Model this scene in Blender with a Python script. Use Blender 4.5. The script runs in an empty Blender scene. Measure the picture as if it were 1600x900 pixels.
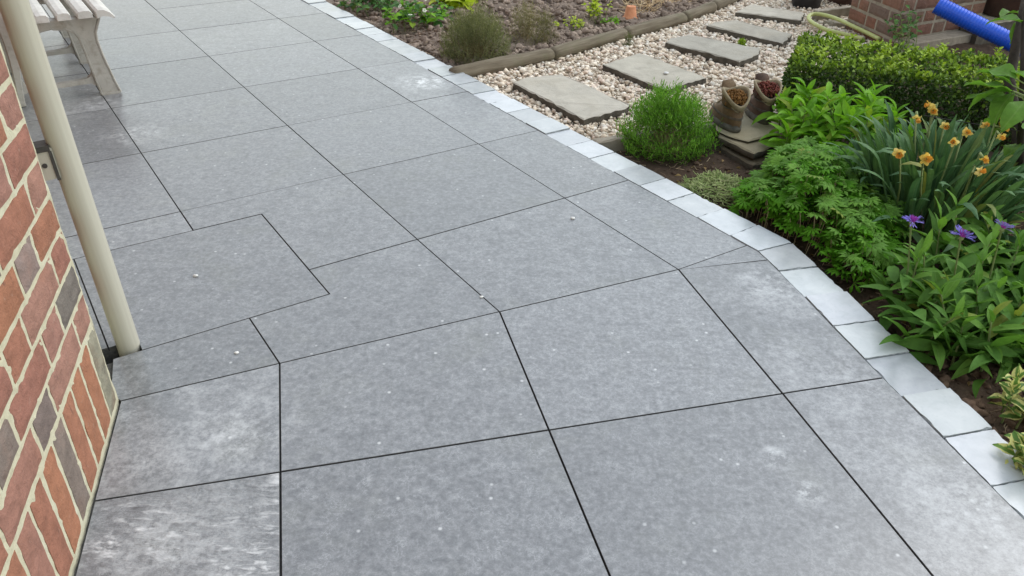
import bpy, math, random
import numpy as np
from mathutils import Matrix, Vector

SC = bpy.context.scene
COL = SC.collection
R = random.Random(7)
NP = np.random.default_rng(7)
PI = math.pi

# ------------------------------------------------------------------ camera
CAM_H = 1.2632
F_PX, PITCH, ROLL = 1249.85, 0.5609, 0.0228
cd = bpy.data.cameras.new('camera')
cam = bpy.data.objects.new('camera', cd)
COL.objects.link(cam)
cd.sensor_width = 36.0
cd.lens = F_PX * 36.0 / 1600.0
cd.clip_start, cd.clip_end = 0.05, 800
cp, sp, cr, sr = math.cos(PITCH), math.sin(PITCH), math.cos(ROLL), math.sin(ROLL)
fw = Vector((0, cp, -sp)); up0 = Vector((0, sp, cp)); rt0 = Vector((1, 0, 0))
rt = cr * rt0 + sr * up0
up = -sr * rt0 + cr * up0
cam.matrix_world = Matrix(((rt.x, up.x, -fw.x, 0), (rt.y, up.y, -fw.y, 0), (rt.z, up.z, -fw.z, CAM_H), (0, 0, 0, 1)))
SC.camera = cam

# ------------------------------------------------------------------ sky and sun
SUN_AZ, SUN_EL = math.radians(64), math.radians(50)      # azimuth clockwise from +Y
w = bpy.data.worlds.new('World'); SC.world = w; w.use_nodes = True
wn = w.node_tree; wn.nodes.clear()
sky = wn.nodes.new('ShaderNodeTexSky'); sky.sky_type = 'NISHITA'; sky.sun_disc = False
sky.sun_elevation = SUN_EL; sky.sun_rotation = SUN_AZ
sky.dust_density = 0.6; sky.air_density = 2.4; sky.ozone_density = 1.0
hs = wn.nodes.new('ShaderNodeHueSaturation'); hs.inputs['Saturation'].default_value = 0.42
bg = wn.nodes.new('ShaderNodeBackground'); bg.inputs[1].default_value = 0.15
wo = wn.nodes.new('ShaderNodeOutputWorld')
wn.links.new(sky.outputs[0], hs.inputs['Color']); wn.links.new(hs.outputs[0], bg.inputs[0]); wn.links.new(bg.outputs[0], wo.inputs[0])
sd = bpy.data.lights.new('sun', 'SUN'); sd.energy = 0.65; sd.angle = math.radians(40); sd.color = (1.0, 0.95, 0.89)
sun = bpy.data.objects.new('sun', sd); COL.objects.link(sun)
sdir = Vector((math.sin(SUN_AZ) * math.cos(SUN_EL), math.cos(SUN_AZ) * math.cos(SUN_EL), math.sin(SUN_EL)))
sun.rotation_euler = (-sdir).to_track_quat('-Z', 'Y').to_euler()
sun.location = sdir * 30

SC.view_settings.view_transform = 'Standard'; SC.view_settings.look = 'None'
SC.view_settings.exposure = 0.80; SC.view_settings.gamma = 1
SC.render.engine = 'CYCLES'
SC.cycles.use_denoising = True
SC.cycles.max_bounces = 6
SC.cycles.transparent_max_bounces = 4

# ------------------------------------------------------------------ material helpers
class NT:
    def __init__(s, name):
        s.m = bpy.data.materials.new(name); s.m.use_nodes = True
        s.t = s.m.node_tree; s.t.nodes.clear()
        s.out = s.n('ShaderNodeOutputMaterial')
        s.p = s.n('ShaderNodeBsdfPrincipled')
        s.l(s.p.outputs[0], s.out.inputs[0])
    def n(s, k, **kw):
        x = s.t.nodes.new(k)
        for a, b in kw.items(): setattr(x, a, b)
        return x
    def l(s, a, b): s.t.links.new(a, b)
    def setin(s, node, i, v):
        if hasattr(v, 'is_linked') or hasattr(v, 'links'): s.l(v, node.inputs[i])
        else: node.inputs[i].default_value = v
    def math(s, op, a, b=0.0, c=None, clamp=False):
        x = s.n('ShaderNodeMath', operation=op, use_clamp=clamp)
        s.setin(x, 0, a); s.setin(x, 1, b)
        if c is not None: s.setin(x, 2, c)
        return x.outputs[0]
    def pos(s): return s.n('ShaderNodeNewGeometry').outputs['Position']
    def obj(s): return s.n('ShaderNodeTexCoord').outputs['Object']
    def rnd(s): return s.n('ShaderNodeObjectInfo').outputs['Random']
    def ocol(s): return s.n('ShaderNodeObjectInfo').outputs['Color']
    def attr(s, name='Col'): return s.n('ShaderNodeAttribute', attribute_name=name).outputs['Color']
    def shift(s, vec, amt=37.0):
        r = s.rnd(); c = s.n('ShaderNodeCombineXYZ')
        s.l(s.math('MULTIPLY', r, amt), c.inputs[0]); s.l(s.math('MULTIPLY', r, amt * 1.7), c.inputs[1]); s.l(s.math('MULTIPLY', r, amt * .7), c.inputs[2])
        v = s.n('ShaderNodeVectorMath', operation='ADD'); s.l(vec, v.inputs[0]); s.l(c.outputs[0], v.inputs[1])
        return v.outputs[0]
    def scale(s, vec, xyz, rot=0.0):
        m = s.n('ShaderNodeMapping'); m.inputs['Scale'].default_value = xyz; m.inputs['Rotation'].default_value = (0, 0, rot)
        s.l(vec, m.inputs['Vector']); return m.outputs[0]
    def noise(s, vec, sc, det=4.0, rough=.55, dist=0.0):
        x = s.n('ShaderNodeTexNoise'); s.l(vec, x.inputs['Vector'])
        x.inputs['Scale'].default_value = sc; x.inputs['Detail'].default_value = det
        x.inputs['Roughness'].default_value = rough; x.inputs['Distortion'].default_value = dist
        return x.outputs['Fac']
    def ramp(s, f, stops, interp='LINEAR'):
        x = s.n('ShaderNodeValToRGB'); s.l(f, x.inputs[0]); e = x.color_ramp.elements; x.color_ramp.interpolation = interp
        while len(e) < len(stops): e.new(.5)
        for i, (p, c) in enumerate(stops):
            e[i].position = p
            e[i].color = (c, c, c, 1) if isinstance(c, (int, float)) else (*c, 1)
        return x.outputs[0]
    def mr(s, v, a, b, c, d):
        x = s.n('ShaderNodeMapRange'); s.setin(x, 0, v)
        for i, k in enumerate((a, b, c, d)): x.inputs[i + 1].default_value = k
        return x.outputs[0]
    def mix(s, f, a, b, mode='MIX'):
        x = s.n('ShaderNodeMix', data_type='RGBA', blend_type=mode)
        s.setin(x, 0, f)
        for i, v in ((6, a), (7, b)):
            if isinstance(v, tuple): v = (*v, 1) if len(v) == 3 else v
            s.setin(x, i, v)
        return x.outputs[2]
    def bump(s, h, strength=.3, dist=.002):
        x = s.n('ShaderNodeBump'); x.inputs['Strength'].default_value = strength; x.inputs['Distance'].default_value = dist
        s.l(h, x.inputs['Height']); s.l(x.outputs[0], s.p.inputs['Normal']); return x
    def base(s, c): s.setin(s.p, 'Base Color', (*c, 1) if isinstance(c, tuple) and len(c) == 3 else c)
    def rough(s, r): s.setin(s.p, 'Roughness', r)
    def spec(s, v): s.p.inputs['Specular IOR Level'].default_value = v

def mat_slab(name, dust=.25, riven=False):
    m = NT(name); P0 = m.pos(); P = m.shift(P0)
    fine = m.noise(P, 62, 8, .78)
    mid = m.noise(P, 21, 7, .70, .15)
    big = m.noise(P, 2.2, 4, .55, .2)
    c = m.ramp(fine, [(.32, (.090, .094, .101)), (.5, (.166, .171, .181)), (.68, (.292, .298, .310))])
    c = m.mix(m.mr(mid, .42, .66, 0, .26), c, (.246, .258, .271))
    c = m.mix(m.mr(m.noise(P, 4.3, 6, .68), .54, .72, 0, .34), c, (.180, .186, .160))
    c = m.mix(m.mr(m.noise(P, 27, 7, .7), .50, .33, 0, .16), c, (.125, .134, .144))
    # fine pale crackle, as of lime washed into the grain
    cr_ = m.math('ABSOLUTE', m.math('SUBTRACT', m.noise(P, 42, 8, .75, .35), .5))
    c = m.mix(m.math('MULTIPLY', m.mr(cr_, 0, .026, .62, 0), m.math('MULTIPLY', m.mr(mid, .44, .62, .08, 1), m.mr(m.math('FRACT', m.math('MULTIPLY', m.rnd(), 7.31)), 0, 1, .45, 1.15))), c, (.47, .48, .50))
    v = m.n('ShaderNodeTexVoronoi'); m.l(P, v.inputs['Vector']); v.inputs['Scale'].default_value = 31
    v.inputs['Randomness'].default_value = 1
    sep = m.n('ShaderNodeSeparateColor'); m.l(v.outputs['Color'], sep.inputs[0])
    speck = m.math('MULTIPLY', m.mr(v.outputs['Distance'], .06, .17, 1, 0), m.mr(sep.outputs[0], .80, .88, 0, 1))
    c = m.mix(m.math('MULTIPLY', speck, .75), c, (.62, .63, .64))
    # drifts of pale cement dust
    dm = m.math('MULTIPLY', m.mr(m.noise(P, 3.1, 8, .66, .1), .48, .72, 0, 1), m.mr(fine, .36, .62, .2, 1))
    c = m.mix(m.math('MULTIPLY', dm, dust), c, (.50, .51, .525))
    # dried splashes of mortar on single spots
    spot = None
    for (x, y, r, g) in ((-.46, 3.93, .17, 1.7), (-.40, 3.87, .07, 1.5), (.80, 2.06, .15, 1.5), (.86, 1.62, .22, .6), (1.0, 1.2, .2, .7), (-1.60, 3.15, .16, 1.2), (-1.9, 3.5, .25, .7), (.64, 1.22, .045, 2.0), (.60, 1.32, .05, 1.6), (-.62, 1.36, .2, .9), (-.66, 1.02, .24, .9)):
        d = m.n('ShaderNodeVectorMath', operation='DISTANCE'); m.l(P0, d.inputs[0]); d.inputs[1].default_value = (x, y, 0)
        k = m.mr(d.outputs['Value'], 0, r, g, 0)
        spot = k if spot is None else m.math('MAXIMUM', spot, k)
    br = m.noise(P, 24, 8, .78, .2)
    sm = m.math('MULTIPLY', m.mr(br, .46, .66, 0, 1), spot, clamp=True)
    c = m.mix(sm, c, (.58, .595, .61))
    hsv = m.n('ShaderNodeHueSaturation'); m.l(c, hsv.inputs['Color']); m.l(m.mr(m.rnd(), 0, 1, .89, 1.09), hsv.inputs['Value'])
    m.base(hsv.outputs[0])
    m.rough(m.mr(big, .3, .7, .28, .32)); m.spec(1.0)
    if riven:
        st = m.noise(m.scale(P, (17, 52, 17)), 1.0, 6, .66, .3)
        stm = m.math('MULTIPLY', m.mr(st, .53, .68, 0, .8), m.mr(m.noise(P, 5.5, 4, .6), .42, .60, .05, 1))
        m.base(m.mix(stm, hsv.outputs[0], (.80, .81, .82)))  # white streaks imitate glints on the riven ridges, painted into the colour
        h = m.math('ADD', m.math('MULTIPLY', fine, .3), m.math('MULTIPLY', st, .9))
        m.bump(h, .55, .006); m.rough(m.mr(mid, .3, .7, .24, .40))
    else:
        pass                                                 # honed face: relief too fine to see, colour only
    return m.m

def mat_simple(name, c1, c2, sc=20, rough=.7, bump=.3, bd=.003, spec=.4, world=False, use_col=False, rvar=0.0, det=6):
    m = NT(name); P = m.shift(m.pos() if world else m.obj())
    f = m.noise(P, sc, det, .6)
    c = m.ramp(f, [(.3, c1), (.7, c2)])
    if use_col: c = m.mix(1.0, c, m.ocol(), 'MULTIPLY')
    if rvar:
        hsv = m.n('ShaderNodeHueSaturation'); m.l(c, hsv.inputs['Color']); m.l(m.mr(m.rnd(), 0, 1, 1 - rvar, 1 + rvar), hsv.inputs['Value']); c = hsv.outputs[0]
    m.base(c); m.rough(rough); m.spec(spec)
    if bump: m.bump(m.noise(P, sc * 2.2, 5, .6), bump, bd)
    return m.m

def mat_vcol(name, rough=.8, sc=60, var=.25, spec=.3, bump=.0):
    """colour from the per-piece attribute, broken up by noise"""
    m = NT(name); P = m.pos()
    f = m.noise(P, sc, 4, .6)
    c = m.mix(1.0, m.attr(), m.ramp(f, [(.25, 1 - var), (.75, 1 + var)]), 'MULTIPLY')
    m.base(c); m.rough(rough); m.spec(spec)
    if bump: m.bump(f, bump, .003)
    return m.m

def mat_leaf(name, c1, c2, trans=.3, rough=.45, vcol=False, margin=None, tint=None, vein=True):
    """leaf: principled mixed with translucent; hue varies from object to object or by attribute"""
    m = NT(name)
    if vcol:
        c = m.attr()
    else:
        c = m.mix(m.rnd(), (*c1, 1), (*c2, 1))
        if vein: c = m.mix(m.mr(m.math('FRACT', m.math('MULTIPLY', m.rnd(), 13.7)), .90, 1.0, 0, .6), c, (.34, .30, .06))
    c = m.mix(1.0, c, m.ramp(m.noise(m.pos(), 45, 3, .6), [(.25, .78), (.75, 1.2)]), 'MULTIPLY')
    if not vcol:
        uv = m.n('ShaderNodeSeparateXYZ'); m.l(m.n('ShaderNodeTexCoord').outputs['UV'], uv.inputs[0])
        d = m.math('ABSOLUTE', m.math('SUBTRACT', uv.outputs[1], .5))
        if margin:
            edge = m.math('ADD', d, m.math('MULTIPLY', m.math('SUBTRACT', m.noise(m.pos(), 120, 3), .5), .28))
            c = m.mix(m.mr(edge, .17, .25, 0, 1), c, margin)
        elif vein:
            c = m.mix(m.mr(d, .0, .05, .35, 0), c, m.mix(.5, c, (.35, .42, .2)))
    m.base(c); m.rough(rough + .08); m.spec(.14)
    tr = m.n('ShaderNodeBsdfTranslucent')
    m.l(m.mix(1.0, c, (1.25, 1.35, .7), 'MULTIPLY'), tr.inputs[0])
    mx = m.n('ShaderNodeMixShader'); mx.inputs[0].default_value = trans
    m.l(m.p.outputs[0], mx.inputs[1]); m.l(tr.outputs[0], mx.inputs[2]); m.l(mx.outputs[0], m.out.inputs[0])
    return m.m

M = {}
M['slab'] = mat_slab('grey_slab', .07)
M['slab_dusty'] = mat_slab('dusty_slab', .60)
M['slab_riven'] = mat_slab('riven_slab', .7, True)

M['slab_limed'] = mat_slab('limed_slab', .80)

def mat_sett():
    m = NT('pale_sett'); P = m.shift(m.pos())
    f = m.noise(P, 14, 6, .6, .5)
    c = m.ramp(f, [(.25, (.39, .415, .437)), (.5, (.465, .490, .510)), (.8, (.545, .565, .58))])
    c = m.mix(m.mr(m.noise(P, 70, 5, .7), .55, .72, 0, .4), c, (.33, .37, .39))
    c = m.mix(m.mr(m.noise(P, 6, 6, .65), .54, .70, 0, .45), c, (.34, .365, .37))
    c = m.mix(1.0, c, m.ocol(), 'MULTIPLY')
    m.base(c); m.rough(.25); m.spec(1.0); m.bump(m.noise(P, 50, 6, .65), .12, .002); return m.m
M['sett'] = mat_sett()
M['sett_rough'] = mat_simple('sett_broken_edge', (.22, .24, .25), (.42, .45, .46), 60, .8, .5)
M['joint'] = mat_simple('joint_sand', (.05, .05, .052), (.11, .108, .104), 90, .95, .5, world=True)

def mat_brick():
    m = NT('brick_clay'); P = m.shift(m.obj(), 11)
    f = m.noise(P, 22, 7, .68, .4); g = m.noise(P, 7, 4, .5)
    c = m.mix(1.0, m.ocol(), m.ramp(f, [(.22, .62), (.5, 1.0), (.8, 1.3)]), 'MULTIPLY')
    c = m.mix(m.mr(g, .52, .75, 0, .4), c, (.29, .125, .075))
    c = m.mix(m.mr(m.noise(P, 60, 6, .7), .60, .74, 0, .45), c, (.44, .33, .27))
    c = m.mix(m.mr(m.noise(m.scale(P, (1, 1, .35)), 48, 4, .6), .66, .74, 0, .6), c, (.09, .05, .045))
    m.base(c); m.rough(.85); m.spec(.25)
    m.bump(m.math('ADD', m.noise(P, 40, 6, .7), m.noise(P, 160, 3, .6)), .55, .004); return m.m
M['brick'] = mat_brick()
def mat_mortar():
    m = NT('lime_mortar'); P = m.obj(); f = m.noise(P, 30, 7, .65)
    c = m.ramp(f, [(.25, (.42, .395, .285)), (.5, (.53, .50, .37)), (.8, (.60, .575, .45))])
    c = m.mix(m.mr(m.noise(P, 4, 5, .6), .5, .75, 0, .5), c, (.56, .57, .47))
    m.base(c); m.rough(.92); m.spec(.2); m.bump(m.noise(P, 190, 5, .7), .6, .003); return m.m
M['mortar'] = mat_mortar()
M['old_mortar'] = mat_simple('grey_old_mortar', (.22, .19, .148), (.34, .295, .235), 30, .92, .5)
def mat_pipe():
    m = NT('beige_pipe'); P = m.obj(); f = m.noise(m.scale(P, (60, 60, .9)), 1.0, 4, .6)
    c = m.ramp(f, [(.3, (.41, .392, .325)), (.7, (.48, .462, .39))])
    c = m.mix(m.mr(m.noise(P, 9, 5, .6), .55, .8, 0, .25), c, (.42, .385, .33))
    m.base(c); m.rough(.42); m.spec(.4); m.bump(f, .12, .003); return m.m
M['pipe'] = mat_pipe()
M['dark_metal'] = mat_simple('dark_metal', (.03, .028, .026), (.07, .065, .06), 40, .6)
def mat_bench(name, a, b, dirt, amt):
    m = NT(name); P = m.shift(m.obj()); f = m.noise(P, 9, 6, .65)
    c = m.ramp(f, [(.3, a), (.7, b)])
    c = m.mix(m.mr(m.noise(P, 24, 7, .7, .6), .48, .72, 0, amt), c, dirt)
    m.base(c); m.rough(.6); m.spec(.35); m.bump(m.noise(P, 60, 5), .2, .002); return m.m
M['slat'] = mat_bench('weathered_white_slat', (.50, .49, .465), (.64, .63, .605), (.34, .315, .27), .5)
M['frame'] = mat_bench('weathered_grey_frame', (.36, .345, .315), (.47, .455, .42), (.20, .185, .14), .6)
def mat_log():
    m = NT('weathered_log'); P = m.shift(m.obj())
    f = m.noise(m.scale(P, (2.2, 26, 26)), 2.0, 7, .65)
    c = m.ramp(f, [(.25, (.075, .059, .040)), (.5, (.16, .132, .094)), (.8, (.26, .226, .168))])
    c = m.mix(m.mr(m.noise(P, 9, 6, .6), .5, .72, 0, .5), c, (.15, .15, .085))
    m.base(c); m.rough(.9); m.spec(.2); m.bump(f, .6, .006); return m.m
M['log'] = mat_log()
def mat_stone():
    m = NT('riven_sandstone'); P = m.shift(m.obj()); f = m.noise(P, 7, 7, .62, .8)
    c = m.ramp(f, [(.25, (.25, .242, .215)), (.5, (.335, .325, .292)), (.8, (.41, .40, .36))])
    c = m.mix(m.mr(m.noise(P, 3, 5, .6), .5, .72, 0, .5), c, (.27, .25, .20))
    c = m.mix(m.mr(m.noise(P, 90, 4, .7), .62, .72, 0, .4), c, (.14, .135, .12))
    m.base(m.mix(1.0, c, m.ocol(), 'MULTIPLY')); m.rough(.72); m.spec(.35); m.bump(m.noise(P, 16, 8, .68, 1.0), .7, .008); return m.m
M['stone'] = mat_stone()
M['stone_edge'] = mat_simple('shaded_stone_edge', (.055, .048, .038), (.13, .115, .092), 30, .9, .6, .006)  # shade on the stone sides, put into the colour
M['timber'] = mat_simple('old_board', (.22, .19, .145), (.36, .32, .26), 18, .88, .5)
M['gravel_base'] = mat_simple('gravel_dust', (.34, .28, .21), (.52, .45, .36), 60, .95, .6, .006, world=True)
M['gravel'] = mat_vcol('gravel_stone', .8, 90, .16, .3)
def mat_soil():
    m = NT('garden_soil'); P = m.pos(); f = m.noise(P, 34, 8, .7)
    c = m.mix(1.0, m.attr(), m.ramp(f, [(.25, .55), (.55, 1.0), (.8, 1.5)]), 'MULTIPLY')
    m.base(c); m.rough(.96); m.spec(.15); m.bump(m.noise(P, 70, 7, .7), .9, .010); return m.m
M['soil'] = mat_soil()
M['clod'] = mat_vcol('soil_clod', .96, 70, .35, .15, .6)
M['terracotta'] = mat_simple('terracotta', (.50, .20, .095), (.62, .29, .16), 20, .85, .3)
M['dark_pot'] = mat_simple('dark_glazed_pot', (.045, .024, .018), (.085, .045, .034), 14, .55, .3)
M['black_pot'] = mat_simple('black_plastic_pot', (.012, .012, .013), (.03, .03, .032), 14, .45, .2)
M['hose'] = mat_simple('pale_green_hose', (.40, .44, .15), (.50, .54, .21), 12, .45, .1)
M['blue'] = mat_simple('blue_plastic', (.006, .070, .54), (.012, .11, .72), 5, .38, .05, .001, .5)
M['leather'] = mat_simple('old_brown_leather', (.070, .042, .021), (.175, .112, .058), 16, .7, .6, .006)
M['leather_dark'] = mat_simple('dark_brown_leather', (.045, .026, .018), (.11, .062, .042), 16, .7, .6, .006)
M['collar'] = mat_simple('worn_padded_collar', (.17, .135, .08), (.30, .25, .16), 30, .8, .4)
M['sole'] = mat_simple('boot_rubber', (.045, .042, .034), (.13, .12, .095), 26, .85, .5)
M['stem'] = mat_simple('green_stem', (.14, .19, .06), (.22, .27, .10), 20, .7, .2)
M['drystem'] = mat_simple('dry_stem', (.26, .20, .11), (.42, .34, .21), 20, .9, .2)
M['bark'] = mat_simple('dark_bark', (.018, .014, .011), (.055, .043, .034), 30, .9, .7)
M['fol'] = mat_leaf('foliage', (.1, .2, .03), (.1, .2, .03), .28, .5, vcol=True)
M['gloss_fol'] = mat_leaf('glossy_foliage', (.1, .2, .03), (.1, .2, .03), .22, .33, vcol=True)
M['leaf_corn'] = mat_leaf('grey_green_leaf', (.085, .195, .034), (.150, .300, .050), .30, .55)
M['leaf_daff'] = mat_leaf('blue_green_strap_leaf', (.060, .135, .060), (.110, .205, .085), .20, .45)
M['leaf_lily'] = mat_leaf('bright_green_leaf', (.115, .285, .018), (.200, .420, .030), .34, .45)
M['leaf_ger'] = mat_leaf('mid_green_leaf', (.058, .195, .010), (.125, .320, .016), .32, .55)
M['leaf_var'] = mat_leaf('variegated_leaf', (.10, .20, .05), (.15, .26, .06), .22, .35, margin=(.62, .60, .24, 1))
M['leaf_big'] = mat_leaf('large_leaf', (.10, .22, .035), (.15, .30, .05), .38, .42)
M['leaf_dark'] = mat_leaf('dark_green_leaf', (.040, .110, .028), (.085, .190, .045), .22, .38)
M['leaf_lime'] = mat_leaf('lime_leaf', (.34, .44, .03), (.50, .58, .06), .35, .45)
M['petal_yellow'] = mat_leaf('faded_yellow_petal', (.68, .47, .12), (.78, .62, .24), .25, .6, vein=False)
M['petal_orange'] = mat_leaf('faded_orange_trumpet', (.66, .28, .05), (.72, .38, .08), .2, .6, vein=False)
M['petal_blue'] = mat_leaf('violet_blue_petal', (.17, .14, .62), (.30, .24, .72), .3, .6, vein=False)
M['petal_violet'] = mat_leaf('magenta_floret', (.36, .06, .42), (.46, .09, .48), .25, .6, vein=False)
M['petal_white'] = mat_leaf('white_petal', (.75, .76, .66), (.8, .8, .7), .2, .6, vein=False)
M['pebble'] = mat_simple('white_pebble', (.62, .62, .60), (.78, .78, .76), 60, .6, .2)
M['straw'] = mat_vcol('straw', .9, 40, .3, .2)

# ------------------------------------------------------------------ object helpers
def props(o, label=None, cat=None, group=None, kind=None):
    for k, v in (('label', label), ('category', cat), ('group', group), ('kind', kind)):
        if v: o[k] = v
    return o
def empty(name, loc, label=None, cat=None, group=None, rz=0.0):
    o = bpy.data.objects.new(name, None); COL.objects.link(o)
    o.location = loc; o.rotation_euler = (0, 0, rz); o.empty_display_size = .1
    return props(o, label, cat, group)
def link(name, me, parent=None, mat=None, loc=None, mw=None, col=None):
    o = bpy.data.objects.new(name, me); COL.objects.link(o)
    if parent is not None: o.parent = parent
    if mw is not None: o.matrix_basis = mw
    elif loc is not None: o.location = loc
    if mat is not None and not me.materials: me.materials.append(mat)
    if col is not None: o.color = (*col, 1) if len(col) == 3 else col
    return o
def mesh(name, V, Fc, mat=None, smooth=False, cols=None, uvs=None):
    me = bpy.data.meshes.new(name)
    me.from_pydata([tuple(v) for v in V], [], [tuple(f) for f in Fc]); me.update()
    if smooth: me.shade_smooth() if hasattr(me, 'shade_smooth') else me.polygons.foreach_set('use_smooth', [True] * len(me.polygons))
    if mat: me.materials.append(mat)
    if cols is not None:
        a = me.color_attributes.new('Col', 'FLOAT_COLOR', 'POINT')
        c = np.ones((len(V), 4), np.float32); c[:, :3] = cols; a.data.foreach_set('color', c.ravel())
    if uvs is not None:
        ul = me.uv_layers.new(name='UVMap')
        li = np.empty(len(me.loops), np.int32); me.loops.foreach_get('vertex_index', li)
        ul.data.foreach_set('uv', np.asarray(uvs, np.float32)[li].ravel())
    return me
def bigmesh(name, V, Fc, mat=None, smooth=False, cols=None):
    """numpy version: Fc is an (n,k) array"""
    V = np.asarray(V, np.float32); Fc = np.asarray(Fc, np.int32); k = Fc.shape[1]
    me = bpy.data.meshes.new(name)
    me.vertices.add(len(V)); me.vertices.foreach_set('co', V.ravel())
    me.loops.add(Fc.size); me.loops.foreach_set('vertex_index', Fc.ravel())
    me.polygons.add(len(Fc)); me.polygons.foreach_set('loop_start', np.arange(0, Fc.size, k, dtype=np.int32))
    me.polygons.foreach_set('loop_total', np.full(len(Fc), k, np.int32))
    if smooth: me.polygons.foreach_set('use_smooth', np.ones(len(Fc), bool))
    me.update(calc_edges=True)
    if mat: me.materials.append(mat)
    if cols is not None:
        a = me.color_attributes.new('Col', 'FLOAT_COLOR', 'POINT')
        c = np.ones((len(V), 4), np.float32); c[:, :3] = cols; a.data.foreach_set('color', c.ravel())
    return me
class MB:
    def __init__(s): s.V = []; s.F = []
    def add(s, V, Fc):
        b = len(s.V); s.V += [tuple(v) for v in V]; s.F += [tuple(i + b for i in f) for f in Fc]
    def box(s, a, b, Mx=None):
        (x0, y0, z0), (x1, y1, z1) = a, b
        V = [(x0, y0, z0), (x1, y0, z0), (x1, y1, z0), (x0, y1, z0), (x0, y0, z1), (x1, y0, z1), (x1, y1, z1), (x0, y1, z1)]
        if Mx is not None: V = [Mx @ Vector(v) for v in V]
        s.add(V, [(3, 2, 1, 0), (4, 5, 6, 7), (0, 1, 5, 4), (1, 2, 6, 5), (2, 3, 7, 6), (3, 0, 4, 7)])
    def tube(s, pts, rad, n=8, cap=True):
        pts = [Vector(p) for p in pts]; b = len(s.V); L = len(pts)
        u0 = None
        for i, p in enumerate(pts):
            d = (pts[min(i + 1, L - 1)] - pts[max(i - 1, 0)]).normalized()
            if u0 is None:
                u0 = d.orthogonal().normalized()
            u0 = (u0 - d * u0.dot(d)).normalized(); v0 = d.cross(u0)
            r = rad[i] if isinstance(rad, (list, tuple)) else rad
            for k in range(n):
                a = 2 * PI * k / n; s.V.append(tuple(p + (u0 * math.cos(a) + v0 * math.sin(a)) * r))
        for i in range(L - 1):
            for k in range(n):
                k2 = (k + 1) % n
                s.F.append((b + i * n + k, b + i * n + k2, b + (i + 1) * n + k2, b + (i + 1) * n + k))
        if cap:
            s.F.append(tuple(b + k for k in range(n - 1, -1, -1))); s.F.append(tuple(b + (L - 1) * n + k for k in range(n)))
    def lathe(s, prof, n=24, c=(0, 0, 0)):
        b = len(s.V)
        for r, z in prof:
            for k in range(n):
                a = 2 * PI * k / n; s.V.append((c[0] + r * math.cos(a), c[1] + r * math.sin(a), c[2] + z))
        for i in range(len(prof) - 1):
            for k in range(n):
                k2 = (k + 1) % n; s.F.append((b + i * n + k, b + i * n + k2, b + (i + 1) * n + k2, b + (i + 1) * n + k))
    def prism(s, poly, z0, z1, bevel=0.0, rag=None):
        """poly: counter-clockwise (x,y) list"""
        n = len(poly); b = len(s.V)
        if bevel:
            ins = inset(poly, bevel)
            rings = [(poly, z0), (poly, z1 - bevel), (ins, z1)]
        else: rings = [(poly, z0), (poly, z1)]
        for P, z in rings:
            for x, y in P: s.V.append((x, y, z))
        for r in range(len(rings) - 1):
            for k in range(n):
                k2 = (k + 1) % n
                s.F.append((b + r * n + k, b + r * n + k2, b + (r + 1) * n + k2, b + (r + 1) * n + k))
        s.F.append(tuple(b + k for k in range(n - 1, -1, -1)))
        t = b + (len(rings) - 1) * n; s.F.append(tuple(t + k for k in range(n)))
    def mesh(s, name, mat=None, smooth=False): return mesh(name, s.V, s.F, mat, smooth)

def area(P): return .5 * sum(P[i][0] * P[(i + 1) % len(P)][1] - P[(i + 1) % len(P)][0] * P[i][1] for i in range(len(P)))
def ccw(P): return list(P) if area(P) > 0 else list(P)[::-1]
def inset(P, d):
    """offset a counter-clockwise polygon inwards by d"""
    n = len(P); out = []
    for i in range(n):
        a, b, c = Vector(P[i - 1]), Vector(P[i]), Vector(P[(i + 1) % n])
        e1, e2 = (b - a).normalized(), (c - b).normalized()
        n1, n2 = Vector((-e1.y, e1.x)), Vector((-e2.y, e2.x))
        k = n1 + n2; q = 1 + n1.dot(n2)
        out.append(tuple(b + (k / q if q > .2 else n1) * d))
    return out

def vnoise(x, y, seed=0):
    """smooth value noise, vectorised"""
    xi = np.floor(x).astype(np.int64); yi = np.floor(y).astype(np.int64); fx = x - xi; fy = y - yi
    fx = fx * fx * (3 - 2 * fx); fy = fy * fy * (3 - 2 * fy)
    def h(a, b):
        n = (a * 374761393 + b * 668265263 + seed * 974634777) & 0xffffffff
        n = ((n ^ (n >> 13)) * 1274126177) & 0xffffffff
        return ((n ^ (n >> 16)) & 0xffff) / 65535.0
    return (h(xi, yi) * (1 - fx) + h(xi + 1, yi) * fx) * (1 - fy) + (h(xi, yi + 1) * (1 - fx) + h(xi + 1, yi + 1) * fx) * fy
def fbm(x, y, oct=4, seed=0):
    t = 0; a = .5; s = 1
    for o in range(oct): t = t + a * vnoise(x * s, y * s, seed + o * 17); a *= .5; s *= 2.03
    return t

# ------------------------------------------------------------------ plan of the place (metres)
B0 = np.array([-.3134, 2.2965])
TH1 = .595
U1 = np.array([math.cos(TH1), math.sin(TH1)]); V1 = np.array([-U1[1], U1[0]])
def g1(u, v): q = B0 + .6 * (u * U1 + v * V1); return (float(q[0]), float(q[1]))
TH2 = math.radians(14.6)
E2 = np.array([math.cos(TH2), math.sin(TH2)]); W2 = np.array([-E2[1], E2[0]])
WA = math.radians(104.3)                                    # direction of the house wall
WD = np.array([math.cos(WA), math.sin(WA)]); WN = np.array([WD[1], -WD[0]])
WC = np.array([-.935, 1.467])                               # foot of the wall corner
def inside(poly, x, y):
    x = np.asarray(x); y = np.asarray(y); c = np.zeros(x.shape, bool); n = len(poly)
    for i in range(n):
        (x1, y1), (x2, y2) = poly[i], poly[(i + 1) % n]
        c ^= ((y1 > y) != (y2 > y)) & (x < (x2 - x1) * (y - y1) / (y2 - y1 + 1e-12) + x1)
    return c

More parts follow.
